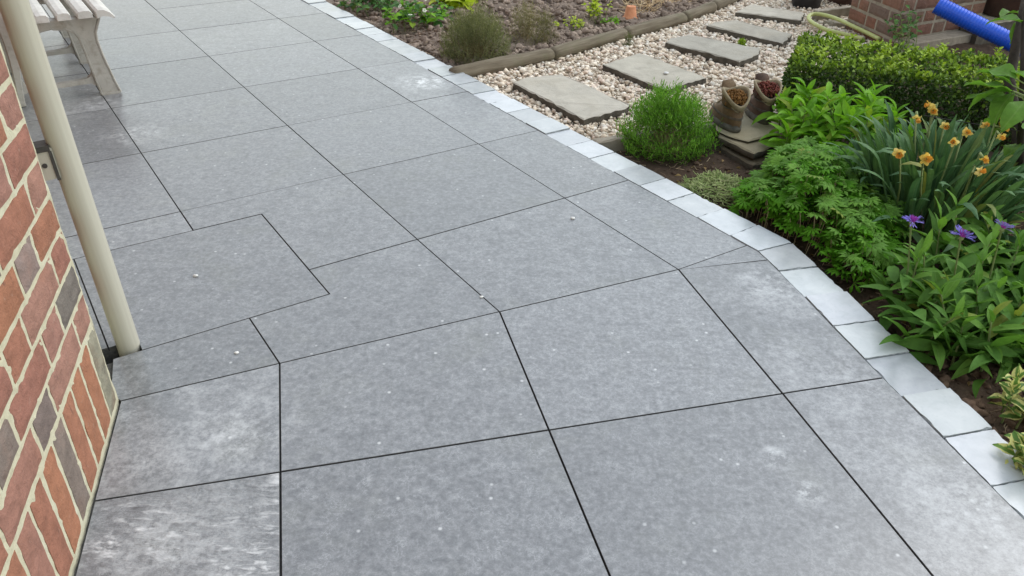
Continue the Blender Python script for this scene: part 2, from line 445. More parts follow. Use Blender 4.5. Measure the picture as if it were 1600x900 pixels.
# kerb joints round the bend and along the near stretch: (inner, outer)
BEND = [((.726, 2.368), (.839, 2.452)), ((.795, 2.266), (.922, 2.329)), ((.829, 2.147), (.961, 2.181)), ((.866, 2.000), (1.000, 2.034)),
        ((.900, 1.846), (1.033, 1.881)), ((.935, 1.698), (1.069, 1.735)), ((.972, 1.548), (1.106, 1.585)), ((1.010, 1.400), (1.144, 1.437)),
        ((1.047, 1.250), (1.181, 1.287))]
for k in range(5):
    (a, b), (c, d) = BEND[-1]; BEND.append(((a + .037, b - .149), (c + .037, d - .149)))
kerb_pairs = []
for k in range(31, -1, -1):
    v = -.862 + .2535 * (k + 1); kerb_pairs.append((g1(1.506, v), g1(1.73, v)))
kerb_pairs += BEND
OUT = [p[1] for p in kerb_pairs]

GRAVEL = [(-.34, 4.10), (.19, 4.49), (.66, 5.02), (1.10, 5.47), (1.43, 5.95), (1.9, 6.9), (2.7, 6.9), (2.25, 5.6), (2.20, 4.9), (1.60, 4.35), (1.30, 3.75), (1.10, 3.52), (.90, 3.42), (.52, 3.33), (.36, 3.22), (.32, 3.20), (.12, 3.46)]

# ------------------------------------------------------------------ ground
me = mesh('ground', [(-150, -150, -.16), (150, -150, -.16), (150, 150, -.16), (-150, 150, -.16)], [(0, 1, 2, 3)],
          mat_simple('open_ground', (.07, .09, .035), (.13, .14, .06), 3, .95, .4, .02, world=True))
props(link('ground', me), kind='structure')

def garden_dist(x, y):
    d1 = (x - B0[0]) * U1[0] + (y - B0[1]) * U1[1] - 1.73 * .6
    q = BEND[6][1]; n2 = np.array([.970, .241])
    d2 = (x - q[0]) * n2[0] + (y - q[1]) * n2[1]
    return np.maximum(d1, d2)
def soil_z(x, y):
    d = garden_dist(x, y)
    z = -.055 + .018 * (fbm(x * 3, y * 3, 3, 5) - .5) + .040 * (fbm(x * 14, y * 14, 4, 9) - .5)
    # rougher dug ground behind the log edging
    dug = np.clip((y - 4.35 - .80 * (x + .1)) / .25, 0, 1) * np.clip((d - .12) / .2, 0, 1)
    z = z + dug * (.085 * (fbm(x * 10, y * 10, 4, 31) - .45) + .05 * (fbm(x * 34, y * 34, 2, 33) - .4) + .04)
    z = z + np.clip((d - .25) / .5, 0, 1) * .03 * (1 - dug)
    z = np.where(inside(GRAVEL, x, y), -.10, z)
    return np.where(d < .0, -.13, z)
nx, ny = 330, 360
gx, gy = np.meshgrid(np.linspace(-1.9, 4.4, nx), np.linspace(.3, 7.6, ny), indexing='ij')
gz = soil_z(gx, gy)
V = np.stack([gx, gy, gz], -1).reshape(-1, 3)
I = np.arange(nx * ny).reshape(nx, ny)
Fq = np.stack([I[:-1, :-1], I[1:, :-1], I[1:, 1:], I[:-1, 1:]], -1).reshape(-1, 4)
cen = V[Fq].mean(1); Fq = Fq[garden_dist(cen[:, 0], cen[:, 1]) > -.08]
dry = np.clip((V[:, 1] - 4.0 - .8 * V[:, 0]) / .6, 0, 1)[:, None]
near = np.clip((2.2 - V[:, 1]) / .4, 0, 1)[:, None]
cols = (1 - dry) * np.array([.080, .056, .040]) + dry * np.array([.245, .192, .155])
cols = cols * (1 - near) + near * np.array([.125, .085, .060])
cols = cols * (.75 + .5 * fbm(V[:, 0] * 6, V[:, 1] * 6, 3, 77))[:, None]
props(link('garden_soil', bigmesh('garden_soil', V, Fq, M['soil'], True, cols)), kind='structure')

# loose lumps: one icosahedron-based stone library
def ico(sub=1):
    import bmesh
    bm = bmesh.new(); bmesh.ops.create_icosphere(bm, subdivisions=sub, radius=1)
    V = np.array([v.co[:] for v in bm.verts]); Fc = np.array([[v.index for v in f.verts] for f in bm.faces]); bm.free(); return V, Fc
ICO1 = ico(1); ICO2 = ico(2)
def lumps(name, pos, size, cols, mat, flat=.6, lib=ICO2, rough=.22, smooth=True, seed=1):
    """one joined mesh of many irregular lumps"""
    rg = np.random.default_rng(seed); bv, bf = lib; n = len(pos); nv = len(bv)
    var = []
    for k in range(14):
        d = bv * (1 + rough * rg.normal(size=(nv, 1)).clip(-1.6, 1.6)); d = d * np.array([1, rg.uniform(.62, .9), flat * rg.uniform(.7, 1.2)])
        var.append(d)
    var = np.array(var)[rg.integers(0, 14, n)]
    ang = rg.uniform(0, 2 * PI, n); ca, sa = np.cos(ang), np.sin(ang); z0 = np.zeros(n); o = np.ones(n)
    Rz = np.stack([np.stack([ca, -sa, z0], -1), np.stack([sa, ca, z0], -1), np.stack([z0, z0, o], -1)], 1)
    t = rg.normal(0, .35, n); ct, st_ = np.cos(t), np.sin(t)
    Rx = np.stack([np.stack([o, z0, z0], -1), np.stack([z0, ct, -st_], -1), np.stack([z0, st_, ct], -1)], 1)
    Vv = np.einsum('nij,nvj->nvi', Rx @ Rz, var) * size[:, None, None] + pos[:, None, :]
    Ff = (bf[None] + (np.arange(n) * nv)[:, None, None]).reshape(-1, 3)
    return bigmesh(name, Vv.reshape(-1, 3), Ff, mat, smooth, np.repeat(cols, nv, 0))

# gravel
me = mesh('gravel_path', [(x, y, -.062) for x, y in ccw(GRAVEL)], [tuple(range(len(GRAVEL)))], M['gravel_base'])
props(link('gravel_path', me), kind='structure')
n = 44000
px = NP.uniform(-.4, 2.8, n); py = NP.uniform(3.1, 6.9, n); k = inside(GRAVEL, px, py)
px, py = px[k], py[k]; n = len(px)
lay = NP.random(n)
sz = (.006 + .0105 * NP.random(n) ** 1.4) * np.where(NP.random(n) < .08, 1.25, 1)
pz = np.where(lay < .5, -.050, -.036) + NP.uniform(-.006, .006, n)
pal = np.array([[.78, .68, .55], [.74, .63, .50], [.82, .74, .63], [.66, .55, .43], [.77, .63, .52], [.84, .79, .70], [.50, .41, .32], [.75, .68, .56]])
gc = pal[NP.choice(8, n, p=[.2, .17, .19, .1, .13, .1, .04, .07])] * NP.uniform(.76, 1.04, (n, 1))
props(link('gravel', lumps('gravel', np.stack([px, py, pz], -1), sz, gc, M['gravel'], .66, ICO2, .20, False, 3)), kind='stuff')

n = 30000
px = NP.uniform(-.4, 2.8, n); py = NP.uniform(3.1, 6.9, n); k = inside(GRAVEL, px, py); px, py = px[k], py[k]; n = len(px)
gc = pal[NP.choice(8, n)] * NP.uniform(.62, .95, (n, 1))
props(link('gravel', lumps('gravel', np.stack([px, py, NP.uniform(-.050, -.034, n)], -1), NP.uniform(.004, .0095, n), gc, M['gravel'], .7, ICO1, .2, False, 4)), kind='stuff')

# clods on the dug bed, and crumbs on the near soil
def scatter_soil(n, box, cond, s0, s1, seed):
    rg = np.random.default_rng(seed); x = rg.uniform(box[0], box[1], n); y = rg.uniform(box[2], box[3], n)
    k = cond(x, y) & (garden_dist(x, y) > .015) & ~inside(GRAVEL, x, y); x, y = x[k], y[k]
    s = s0 + (s1 - s0) * rg.random(len(x)) ** 3
    return np.stack([x, y, soil_z(x, y) + s * .25], -1), s
P1, s1 = scatter_soil(17000, (-1.3, 2.2, 4.3, 7.5), lambda x, y: (y > 4.45 + .8 * x), .005, .026, 11)
P2, s2 = scatter_soil(2600, (.6, 2.6, .8, 3.2), lambda x, y: y < 9, .003, .012, 12)
P3, s3 = scatter_soil(700, (1.1, 1.7, 1.1, 1.85), lambda x, y: y < 9, .005, .024, 13)
P4, s4 = scatter_soil(900, (-.9, .2, 4.1, 5.2), lambda x, y: garden_dist(x, y) < .3, .003, .011, 14)
Pp = np.concatenate([P1, P2, P3, P4]); ss = np.concatenate([s1, s2, s3, s4])
cc = np.concatenate([np.tile([.262, .205, .165], (len(P1), 1)), np.tile([.09, .062, .044], (len(P2), 1)), np.tile([.15, .098, .068], (len(P3), 1)), np.tile([.20, .14, .10], (len(P4), 1))])
cc = cc * NP.uniform(.7, 1.3, (len(cc), 1))
props(link('soil_clods', lumps('soil_clods', Pp, ss, cc, M['clod'], .75, ICO2, .34, False, 21)), kind='stuff')

# ------------------------------------------------------------------ patio
PAT = [g1(1.52, 13.2), g1(-2.2, 13.2), g1(-2.2, -.172), g1(-1.482, -.172), g1(-1.482, -.268), g1(-2.2, -.268), g1(-2.2, -1.2), (-1.2, -.3), (1.28, -.3)] + [p[0] for p in BEND[::-1] if p[0][1] > 0] + [g1(1.52, -.6)]
mb = MB(); mb.prism(ccw(PAT), -.12, -.011)
patio = props(link('patio', mb.mesh('patio', M['joint'])), kind='structure')
GAP = .0015
def slab(poly, mat='slab'):
    P = ccw(poly); c = np.mean(np.array(P), 0)
    P = inset([(x - c[0], y - c[1]) for x, y in P], GAP)
    mb = MB(); mb.prism(P, -.0235, R.uniform(-.0006, .0006), .0007)
    me = mb.mesh('paving_slab', M[mat]); me.materials.append(M['joint']); n = len(P)
    for f in me.polygons[:2 * n]: f.material_index = 1           # grout-stained sides
    o = link('paving_slab', me, patio, loc=(c[0], c[1], 0)); return o
def sg(L, mat='slab'): return slab([g1(*p) for p in L], mat)
for j in range(1, 13):
    for i in range(-7, 1):
        q = np.array(g1(i + .5, j + .5)) - WC
        if i < -2: continue
        sg([(i, j), (i + 1, j), (i + 1, j + 1), (i, j + 1)])
    sg([(1, j), (1.5052, j), (1.5052, j + 1), (1, j + 1)])
# cut slabs round the drain and the bend
sg([(0, 0), (1, 0), (1, 1), (0, 1)]); sg([(1, 0), (1.5052, 0), (1.5052, 1), (1, 1)])
sg([(-.618, 0), (0, 0), (0, 1), (-1, 1), (-1, .73), (-.618, .73)])
sg([(-2, .73), (-1, .73), (-1, 1), (-2, 1)])
sg([(-1.482, -.268), (-.618, -.268), (-.618, .73), (-1.6, .73), (-1.6, -.175), (-1.482, -.175)])
sg([(-1.9, -.175), (-1.6, -.175), (-1.6, .73), (-1.9, .73)])
sg([(0, 0), (1, 0), (1.0, -.988), (0, -.831)])
sg([(-.618, 0), (0, 0), (0, -.831), (-1.011, -.671), (-1.011, -.268), (-.618, -.268)])
sg([(1, 0), (1.5052, 0), (1.5052, -.996), (1.0, -.988)])
sg([(-1.011, -.268), (-1.011, -.671), (-1.628, -.575), (-1.655, -.515), (-1.6, -.268)])
sg([(1.0, -.988), (1.5052, -.996), (1.5052, -1.065), (1.476, -1.166)])
KI = [np.array(q[0]) for q in BEND]
P00 = np.array([-.4905, 1.244]); P10 = P00 + .603 * E2; P20 = P00 + 1.206 * E2; P30 = P00 + 1.482 * E2
S0, S1, S2 = g1(-1.011, -.671), g1(0, -.831), g1(1.0, -.988)
dn = -.603 * W2
wl = lambda t: tuple(WC - t * WD + .0045 * WN)                # line just clear of the wall
p = lambda a: (float(a[0]), float(a[1]))
def walll(a):                                                # meets the wall line from point a along -E2
    d = (WC + .0045 * WN - a) @ WN / (-E2 @ WN); return p(a - E2 * d)
slab([g1(-1.628, -.575), S0, p(P00), walll(P00)], 'slab_limed')
def meetk(a):                                                # where the row from point a along E2 meets the kerb
    k, d = KI[5], KI[8] - KI[5]; nn = np.array([d[1], -d[0]]); return p(a + E2 * (((k - a) @ nn) / (E2 @ nn)) - .0004 * E2)
GAP = .002
slab([S0, S1, p(P10), p(P00)]); slab([S1, S2, p(P20), p(P10)])
slab([S2, g1(1.476, -1.166), p(KI[2]), p(KI[3]), p(KI[4]), p(KI[5]), meetk(P20), p(P20)], 'slab_dusty')
for k in range(2):
    a, b = P00 + k * dn, P00 + (k + 1) * dn
    slab([walll(b), p(b), p(a), walll(a)], 'slab_riven')
    for q in (0, 1): slab([p(a + q * .603 * E2), p(b + q * .603 * E2), p(b + (q + 1) * .603 * E2), p(a + (q + 1) * .603 * E2)])
    slab([p(a + 1.206 * E2), p(b + 1.206 * E2), meetk(b + 1.206 * E2), meetk(a + 1.206 * E2)], 'slab_dusty')

# kerb of pale setts
kb = [q[0] for q in kerb_pairs] + [q[1] for q in kerb_pairs[::-1]]
mb = MB(); mb.prism(ccw(kb), -.13, -.009)
kerb = props(link('kerb', mb.mesh('kerb', M['joint'])), kind='structure')
def sett_mesh(quad):
    """sawn top with chipped arrises: polygon with ragged outline, a broken chamfer and rough sides"""
    out = []
    for i in range(4):
        a, b = np.array(quad[i]), np.array(quad[(i + 1) % 4]); L = np.linalg.norm(b - a); nn = 9
        nrm = np.array([-(b - a)[1], (b - a)[0]]) / L
        for k in range(nn):
            t = k / nn
            j = abs(R.gauss(0, .0009)) + (.0055 * R.random() ** 1.3 if R.random() < .13 else 0)
            if k == 0: j = R.uniform(.0015, .004)
            out.append(tuple(a + (b - a) * t + nrm * j))
    V, Fc = [], []; n = len(out)
    for z, P in ((-.10, inset(quad_n(quad, n), .001)), (-.006, inset(quad_n(quad, n), .0006)), (0, out)):
        V += [(x, y, z) for x, y in P]
    for r in range(2):
        for k in range(n):
            k2 = (k + 1) % n; Fc.append((r * n + k, r * n + k2, (r + 1) * n + k2, (r + 1) * n + k))
    Fc.append(tuple(2 * n + k for k in range(n)))
    me = mesh('edging_block', V, Fc, M['sett']); me.materials.append(M['sett_rough'])
    for i, f in enumerate(me.polygons): f.material_index = 0 if i == len(Fc) - 1 else 1
    return me
def quad_n(quad, n):
    out = []
    for i in range(4):
        a, b = np.array(quad[i]), np.array(quad[(i + 1) % 4])
        for k in range(n // 4): out.append(tuple(a + (b - a) * k / (n // 4)))
    return out
tones = [1.0, .84, .93, 1.12, .88, 1.06, .82, 1.14, .95]
for i in range(len(kerb_pairs) - 1):
    (a, b), (c, d) = kerb_pairs[i], kerb_pairs[i + 1]
    quad = ccw([a, b, d, c]); c0 = np.mean(np.array(quad), 0)
    quad = inset([(x - c0[0], y - c0[1]) for x, y in quad], .0009)
    t = tones[R.randrange(9)]
    link('edging_block', sett_mesh(quad), kerb, loc=(c0[0], c0[1], R.uniform(-.003, .004)), col=(t, t * R.uniform(.99, 1.01), t * R.uniform(.98, 1.03)))

# white pebbles lying about on the slabs
def pebble(x, y, z, s, label):
    bv, bf = ICO2; V = bv * np.array([1, .7, .5]) * s * (1 + .12 * NP.normal(size=(len(bv), 1)))
    o = link('pebble', mesh('pebble', V, bf.tolist(), M['pebble'], True), loc=(x, y, z + s * .4)); props(o, label, 'pebble', 'pale pebbles dropped on the paving')
pebble(-.947, 2.035, 0, .008, 'small white pebble alone on the big slab beside the downpipe')
pebble(.204, 2.468, 0, .008, 'tiny pale pebble on the slab near the middle joint, towards the kerb')
pebble(-.711, 1.661, 0, .006, 'tiny pale chip on the cut slab below the drain slab')
pebble(-.088, 1.955, 0, .006, 'tiny pale chip in front of the middle joint at the bend')
pebble(.78, 4.15, .0, .014, 'white pebble on the second stepping stone in the gravel')

# ------------------------------------------------------------------ brick house wall
TR = math.atan2(-WD[1], -WD[0])
wall = empty('brick_wall', (WC[0], WC[1], 0), 'corner of a red brick house wall with cream mortar and a soldier course at the foot', 'wall', rz=TR)
# local frame: x runs along the wall towards the viewer, y points out of the wall, z up
WL, WH = 2.0, 2.36
nx, nz = 134, 160
lx = np.linspace(0, WL, nx); lz = np.linspace(-.12, WH, nz)
X, Z = np.meshgrid(lx, lz, indexing='ij')
LEAN = .034
X = X + LEAN * np.clip(Z, 0, 2)
Y = -.001 + .0052 * (fbm(X * 60, Z * 60, 3, 4) - .45)
V = np.stack([X, Y, Z], -1).reshape(-1, 3); I = np.arange(nx * nz).reshape(nx, nz)
Fm = [tuple(f) for f in np.stack([I[:-1, :-1], I[:-1, 1:], I[1:, 1:], I[1:, :-1]], -1).reshape(-1, 4)]
Vl = V.tolist()
b = len(Vl)
RL = np.array([V1 @ -WD, V1 @ WN]); RN = np.array([U1 @ -WD, U1 @ WN])   # the second face turns with the paving
col_n, RLEN = 60, 6.0
for z in np.linspace(-.12, WH, col_n):
    for t in (0, RLEN):
        q = RL * t; Vl.append((q[0] + LEAN * max(z, 0) + .0015 * (R.random() - .5), q[1] - .004, z))
for k in range(col_n - 1): Fm.append((b + 2 * k, b + 2 * k + 1, b + 2 * k + 3, b + 2 * k + 2))
ft = len(Vl); lw = LEAN * WH
far = RL * RLEN
for z in (WH, -.12):
    k_ = LEAN * max(z, 0)
    Vl += [(k_, -.004, z), (WL + k_, -.004, z), (WL + k_, -.3, z), (far[0] - RN[0] * .3, far[1] - RN[1] * .3, z), (far[0] + k_, far[1] - .004, z)]
Fm += [(ft, ft + 1, ft + 2, ft + 3, ft + 4)] + [(ft + k, ft + 5 + k, ft + 6 + k, ft + k + 1) for k in (1, 2, 3)]
link('mortar', mesh('mortar', Vl, Fm, M['mortar']), wall)
def brick_mesh(L, H, D, nm='brick'):
    """front is a dished, ragged-edged panel standing just proud of the mortar"""
    na, nb = max(4, int(L / .022)), max(4, int(H / .022)); V = []; Fc = []
    for i in range(na + 1):
        for j in range(nb + 1):
            x = (i / na - .5) * L; z = (j / nb - .5) * H
            ex = min(i, na - i); ez = min(j, nb - j); y = .0026 + R.gauss(0, .0004)
            if ex == 0: x += (1 if i == 0 else -1) * abs(R.gauss(0, .0016))
            if ez == 0: z += (1 if j == 0 else -1) * abs(R.gauss(0, .0016))
            if ex == 0 or ez == 0: y -= .0030
            V.append((x, y, z))
    W = nb + 1
    for i in range(na):
        for j in range(nb): Fc.append((i * W + j, i * W + j + 1, (i + 1) * W + j + 1, (i + 1) * W + j))
    ring = [i * W for i in range(na + 1)] + [na * W + j for j in range(1, nb + 1)] + [i * W + nb for i in range(na - 1, -1, -1)] + [j for j in range(nb - 1, 0, -1)]
    b = len(V)
    for r in ring: x, y, z = V[r]; V.append((x, -D, z))
    n = len(ring)
    for k in range(n): Fc.append((ring[k], ring[(k + 1) % n], b + (k + 1) % n, b + k))
    return mesh(nm, V, Fc, M['brick'], False)
LIB = {}
def brick(L, H, parent, x, z, col, y=0.0, D=.02, rz=0.0):
    key = (round(L, 3), round(H, 3), D)
    if key not in LIB: LIB[key] = [brick_mesh(L, H, D) for _ in range(3)]
    mw = Matrix.Translation((x + (LEAN * z if parent is wall else 0), y, z)) @ Matrix.Rotation(rz, 4, 'Z') @ Matrix.Rotation(R.gauss(0, .006), 4, 'Y')
    if R.random() < .5 and abs(rz) < .01: mw = mw @ Matrix.Diagonal((1, 1, -1, 1)) if False else mw
    return link('brick', R.choice(LIB[key]), parent, mw=mw, col=col)
RED = [(.30, .135, .092), (.315, .142, .090), (.29, .146, .112), (.31, .165, .128), (.28, .128, .096), (.33, .148, .088), (.30, .156, .124)]
GREYB = [(.17, .132, .12), (.185, .148, .13), (.16, .14, .125)]
def bcol(g=.05): return R.choice(GREYB) if R.random() < g else R.choice(RED)
JT = .0105
for k in range(25):                                          # soldier course
    x0 = .001 + .08 * k; L = .08 - JT
    c = (.25, .235, .18) if k == 0 else (.20, .16, .14) if k == 4 else R.choice(RED)
    brick(L - (0 if k else .005), .2145, wall, x0 + L / 2 + (0 if k else .0035), .119, c)
zc = [.275 + .0792 * k for k in range(26)]
for r, z in enumerate(zc):
    x = .109 + JT / 2 - .1075 - JT if r % 2 == 0 else 0.0
    cuts = []                                               # (start, end)
    if r % 2 == 0:
        cuts.append((.006, .1045)); xx = .1145
        seq = ['s', 'h']
    else:
        cuts.append((.006, .160)); xx = .1700
        seq = ['h', 's']
    k = 0
    while xx < WL - .05:
        L = .2055 if seq[k % 2] == 's' else .1005
        e = min(xx + L, WL - .003); cuts.append((xx, e)); xx = e + JT; k += 1
    for i, (a, e) in enumerate(cuts):
        c = bcol()
        if r == 0 and i == 2: c = GREYB[0]
        if r == 3 and i == 1: c = (.23, .175, .16)
        if r == 1 and i == 3: c = GREYB[1]
        if e - a > .03: brick(e - a, .0695, wall, (a + e) / 2, z, c)
# the return face is turned away: its bricks are joined
mb = MB(); ra_ = math.atan2(RL[1], RL[0])
for r in range(27):
    z = .275 + .0792 * (r - 1); t = .120 + (.11 if r % 2 else 0)
    k = r
    while t < RLEN - .1:
        L = .203 if k % 2 else .098; k += 1
        mb.box((t, -.0012, z - .033), (t + L, .012, z + .033), Matrix.Translation((LEAN * z, -.004, 0)) @ Matrix.Rotation(ra_, 4, 'Z')); t += L + JT
o = link('return_brickwork', mb.mesh('return_brickwork', M['brick']), wall, col=(.33, .13, .09)); o['kind'] = 'stuff'

# ------------------------------------------------------------------ downpipe in its slot
pc = (-1.004, 1.688)
dp = empty('downpipe', (pc[0], pc[1], 0), 'beige plastic rainwater downpipe standing in a notch of the paving beside the wall corner', 'downpipe')
mb = MB(); n = 40; prof = [(z) for z in np.linspace(-.09, 2.35, 30)]
for z in prof:
    for k in range(n):
        a = 2 * PI * k / n; r = .0282 * (1 + .010 * math.cos(10 * a)); mb.V.append((r * math.cos(a), r * math.sin(a), z))
for i in range(len(prof) - 1):
    for k in range(n): k2 = (k + 1) % n; mb.F.append((i * n + k, i * n + k2, (i + 1) * n + k2, (i + 1) * n + k))
mb.F.append(tuple((len(prof) - 1) * n + k for k in range(n)))
link('pipe', mb.mesh('pipe', M['pipe'], True), dp)
dp.rotation_euler = (0, -.036, 0)
# bracket to the wall face behind it
dperp = float((np.array(pc) - WC) @ U1)
Mb = Matrix.Rotation(math.atan2(-U1[1], -U1[0]), 4, 'Z')
mb = MB(); mb.box((.022, -.020, .490), (dperp + .004, .020, .562), Mb)
bk = link('bracket', mb.mesh('bracket', M['pipe']), dp)
mb = MB(); mb.box((.026, -.0225, .556), (.058, .0225, .569), Mb); mb.box((.024, -.0225, .486), (.031, .0225, .5555), Mb)
link('clip', mb.mesh('clip', M['dark_metal']), bk)
mb = MB(); ax = Mb @ Vector((.046, .0195, .525)); bx = Mb @ Vector((.046, .0225, .525)); mb.tube([ax, bx], .0055, 10)
link('screw', mb.mesh('screw', M['dark_metal']), bk)

# ------------------------------------------------------------------ garden bench
bu = Vector((.828, .560, 0)); bv_ = Vector((-.560, .828, 0))
bench = empty('garden_bench', tuple(bu * .30 + bv_ * 4.68), 'weathered white slatted garden bench with grey moulded legs at the far left', 'bench', rz=math.atan2(bu.y, bu.x))
# local x = depth (front +), y = length, z up;   u = x + .30 , v = y + 4.68
def frame_mesh():
    front = [(.494, .352), (.474, .315), (.464, .285), (.461, .25), (.468, .19), (.480, .12), (.492, .06), (.506, .012), (.506, 0), (.428, 0), (.428, .015),
             (.416, .10), (.405, .20), (.397, .262), (.383, .292), (.350, .312), (.310, .318), (.262, .311), (.20, .300), (.165, .285), (.148, .255), (.134, .18), (.122, .11), (.112, .02), (.112, 0), (.084, 0), (.084, .02),
             (.094, .11), (.100, .20), (.100, .27), (.096, .34), (.088, .43), (.080, .53), (.072, .63), (.064, .74), (.092, .745), (.102, .65), (.112, .55), (.124, .46), (.140, .40), (.152, .372), (.30, .356)]
    P = [(a - .30, b) for a, b in front][::-1]; mb = MB(); n = len(P)
    ins = inset(ccw(P), .004)
    P = ccw(P)
    for (Q, y) in ((ins, -.027), (P, -.023), (P, .023), (ins, .027)): mb.V += [(a, y, b) for a, b in Q]
    for r in range(3):
        for k in range(n): k2 = (k + 1) % n; mb.F.append((r * n + k, (r + 1) * n + k, (r + 1) * n + k2, r * n + k2))
    mb.F.append(tuple(range(n))); mb.F.append(tuple(3 * n + k for k in range(n - 1, -1, -1)))
    return mb
fm = frame_mesh().mesh('end_frame', M['frame'])
# raised rims along the leg edges and the low stretcher with its flared ends
def rim_mesh():
    mb = MB()
    E = [(.494, .350), (.464, .285), (.461, .25), (.468, .19), (.480, .12), (.492, .06), (.506, .004)]
    I_ = [(.300, .318), (.350, .312), (.383, .292), (.397, .262), (.405, .20), (.416, .10), (.428, .004)]
    for L in (E, I_):
        for y in (-.026,): mb.tube([(a - .30 + (.002 if L is E else -.002), y, b) for a, b in L], .0055, 6)
    mb.box((.126, -.034, 0), (.206, .034, .009))
    return mb
rm = rim_mesh().mesh('leg_rim', M['frame'])
def stretch_mesh():
    P = [(.415, .125), (.405, .095), (.385, .083), (.33, .078), (.16, .074), (.135, .085), (.124, .12), (.112, .05), (.135, .058), (.18, .056), (.33, .058), (.395, .058), (.418, .04)]
    P = ccw([(a - .30, b) for a, b in P]); mb = MB(); n = len(P)
    for y in (-.016, .016): mb.V += [(a, y, b) for a, b in P]
    for k in range(n): k2 = (k + 1) % n; mb.F.append((k, n + k, n + k2, k2))
    mb.F.append(tuple(range(n))); mb.F.append(tuple(n + k for k in range(n - 1, -1, -1))); return mb
sm_ = stretch_mesh().mesh('stretcher', M['frame'])
for v in (4.112, 4.68, 5.248):
    f = link('end_frame', fm, bench, loc=(0, v - 4.68, 0)); link('leg_rim', rm, f); link('stretcher', sm_, f)
def slat_mesh(u0, u1, front=False):
    prof = [(u0, .368), (u0, .390), (u0 + .008, .398), ((u0 + u1) / 2, .401), (u1 - .008, .398), (u1, .390), (u1, .368)]
    if front: prof = [(u0, .362), (u0, .392), (u0 + .010, .399), (u0 + .035, .397), (u0 + .058, .384), (u0 + .076, .362), (u0 + .070, .356), (u0 + .05, .366), (u0 + .025, .370)]
    P = [(a - .30, b) for a, b in prof]; n = len(P); mb = MB()
    ys = [-.685, -.68, .68, .685]
    ce = (sum(a for a, _ in P) / n, sum(b for _, b in P) / n)
    for i, y in enumerate(ys):
        k_ = .93 if i in (0, 3) else 1
        mb.V += [(ce[0] + (a - ce[0]) * k_, y, ce[1] + (b - ce[1]) * k_) for a, b in P]
    for r in range(3):
        for k in range(n): k2 = (k + 1) % n; mb.F.append((r * n + k, r * n + k2, (r + 1) * n + k2, (r + 1) * n + k))
    mb.F.append(tuple(range(n - 1, -1, -1))); mb.F.append(tuple(3 * n + k for k in range(n))); return mb
for (a, b_) in ((.152, .205), (.235, .289), (.319, .374), (.400, .460)):
    link('seat_slat', slat_mesh(a, b_).mesh('seat_slat', M['slat']), bench)
link('front_slat', slat_mesh(.474, .53, True).mesh('front_slat', M['slat']), bench)
mb = MB(); mb.box((-.027, -.685, -.009), (.027, .685, .009)); bsl = mb.mesh('back_slat', M['slat'])
for (u_, z_) in ((.126, .47), (.118, .555), (.108, .64), (.099, .715)):
    link('back_slat', bsl, bench, mw=Matrix.Translation((u_ - .30 + .016, 0, z_)) @ Matrix.Rotation(math.radians(-95), 4, 'Y'))

# ------------------------------------------------------------------ stepping stones, log edging, board, slabs
def flag(name, poly, z1, th, label, cat, group=None, tone=(1, 1, 1), rag=.003, mat='stone'):
    P = ccw(poly); c = np.mean(np.array(P), 0); P = [(x - c[0], y - c[1]) for x, y in P]
    out = []
    for i in range(len(P)):
        a, b = np.array(P[i]), np.array(P[(i + 1) % len(P)]); nn = max(3, int(np.linalg.norm(b - a) / .03))
        nr = np.array([-(b - a)[1], (b - a)[0]]) / np.linalg.norm(b - a)
        for k in range(nn): out.append(tuple(a + (b - a) * k / nn + nr * R.gauss(0, rag) * (.4 if k == 0 else 1)))
    mb = MB(); n = len(out)
    low = [tuple(np.array(q) * (1 + R.gauss(0, .006)) - 0) for q in out]
    rings = [(inset(low, .004), -th), (low, -th * .55), (out, -.005), (inset(out, .006), -.001 + 0)]
    for Q, z in rings: mb.V += [(x, y, z + (R.gauss(0, .0018) if z > -th * .3 else 0)) for x, y in Q]
    for r in range(3):
        for k in range(n): k2 = (k + 1) % n; mb.F.append((r * n + k, r * n + k2, (r + 1) * n + k2, (r + 1) * n + k))
    mb.F.append(tuple(3 * n + k for k in range(n))); mb.F.append(tuple(range(n - 1, -1, -1)))
    me = mb.mesh(name, M[mat])
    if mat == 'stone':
        me.materials.append(M['stone_edge'])                  # broken sides, their shade painted as a darker colour
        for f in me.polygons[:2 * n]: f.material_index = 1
    o = link(name, me, loc=(c[0], c[1], z1), col=tone)
    return props(o, label, cat, group)
SG = 'stepping stones across the gravel'
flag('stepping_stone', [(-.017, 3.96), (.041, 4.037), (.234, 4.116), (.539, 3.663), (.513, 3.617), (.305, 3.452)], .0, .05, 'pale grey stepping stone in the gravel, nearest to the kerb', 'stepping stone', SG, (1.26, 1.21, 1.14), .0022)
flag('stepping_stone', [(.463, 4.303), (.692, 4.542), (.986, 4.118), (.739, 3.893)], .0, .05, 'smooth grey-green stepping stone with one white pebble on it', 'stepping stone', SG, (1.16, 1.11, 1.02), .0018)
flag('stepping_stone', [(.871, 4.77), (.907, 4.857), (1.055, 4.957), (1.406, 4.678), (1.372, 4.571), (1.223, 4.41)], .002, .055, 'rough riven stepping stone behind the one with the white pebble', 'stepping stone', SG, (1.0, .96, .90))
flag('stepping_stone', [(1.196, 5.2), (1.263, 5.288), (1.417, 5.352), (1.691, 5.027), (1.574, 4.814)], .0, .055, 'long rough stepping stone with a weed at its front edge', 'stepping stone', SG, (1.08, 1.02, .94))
flag('stepping_stone', [(1.465, 5.583), (1.635, 5.824), (1.938, 5.592), (1.845, 5.391)], .0, .055, 'farthest grey stepping stone in front of the black pot', 'stepping stone', SG, (1.24, 1.18, 1.10))

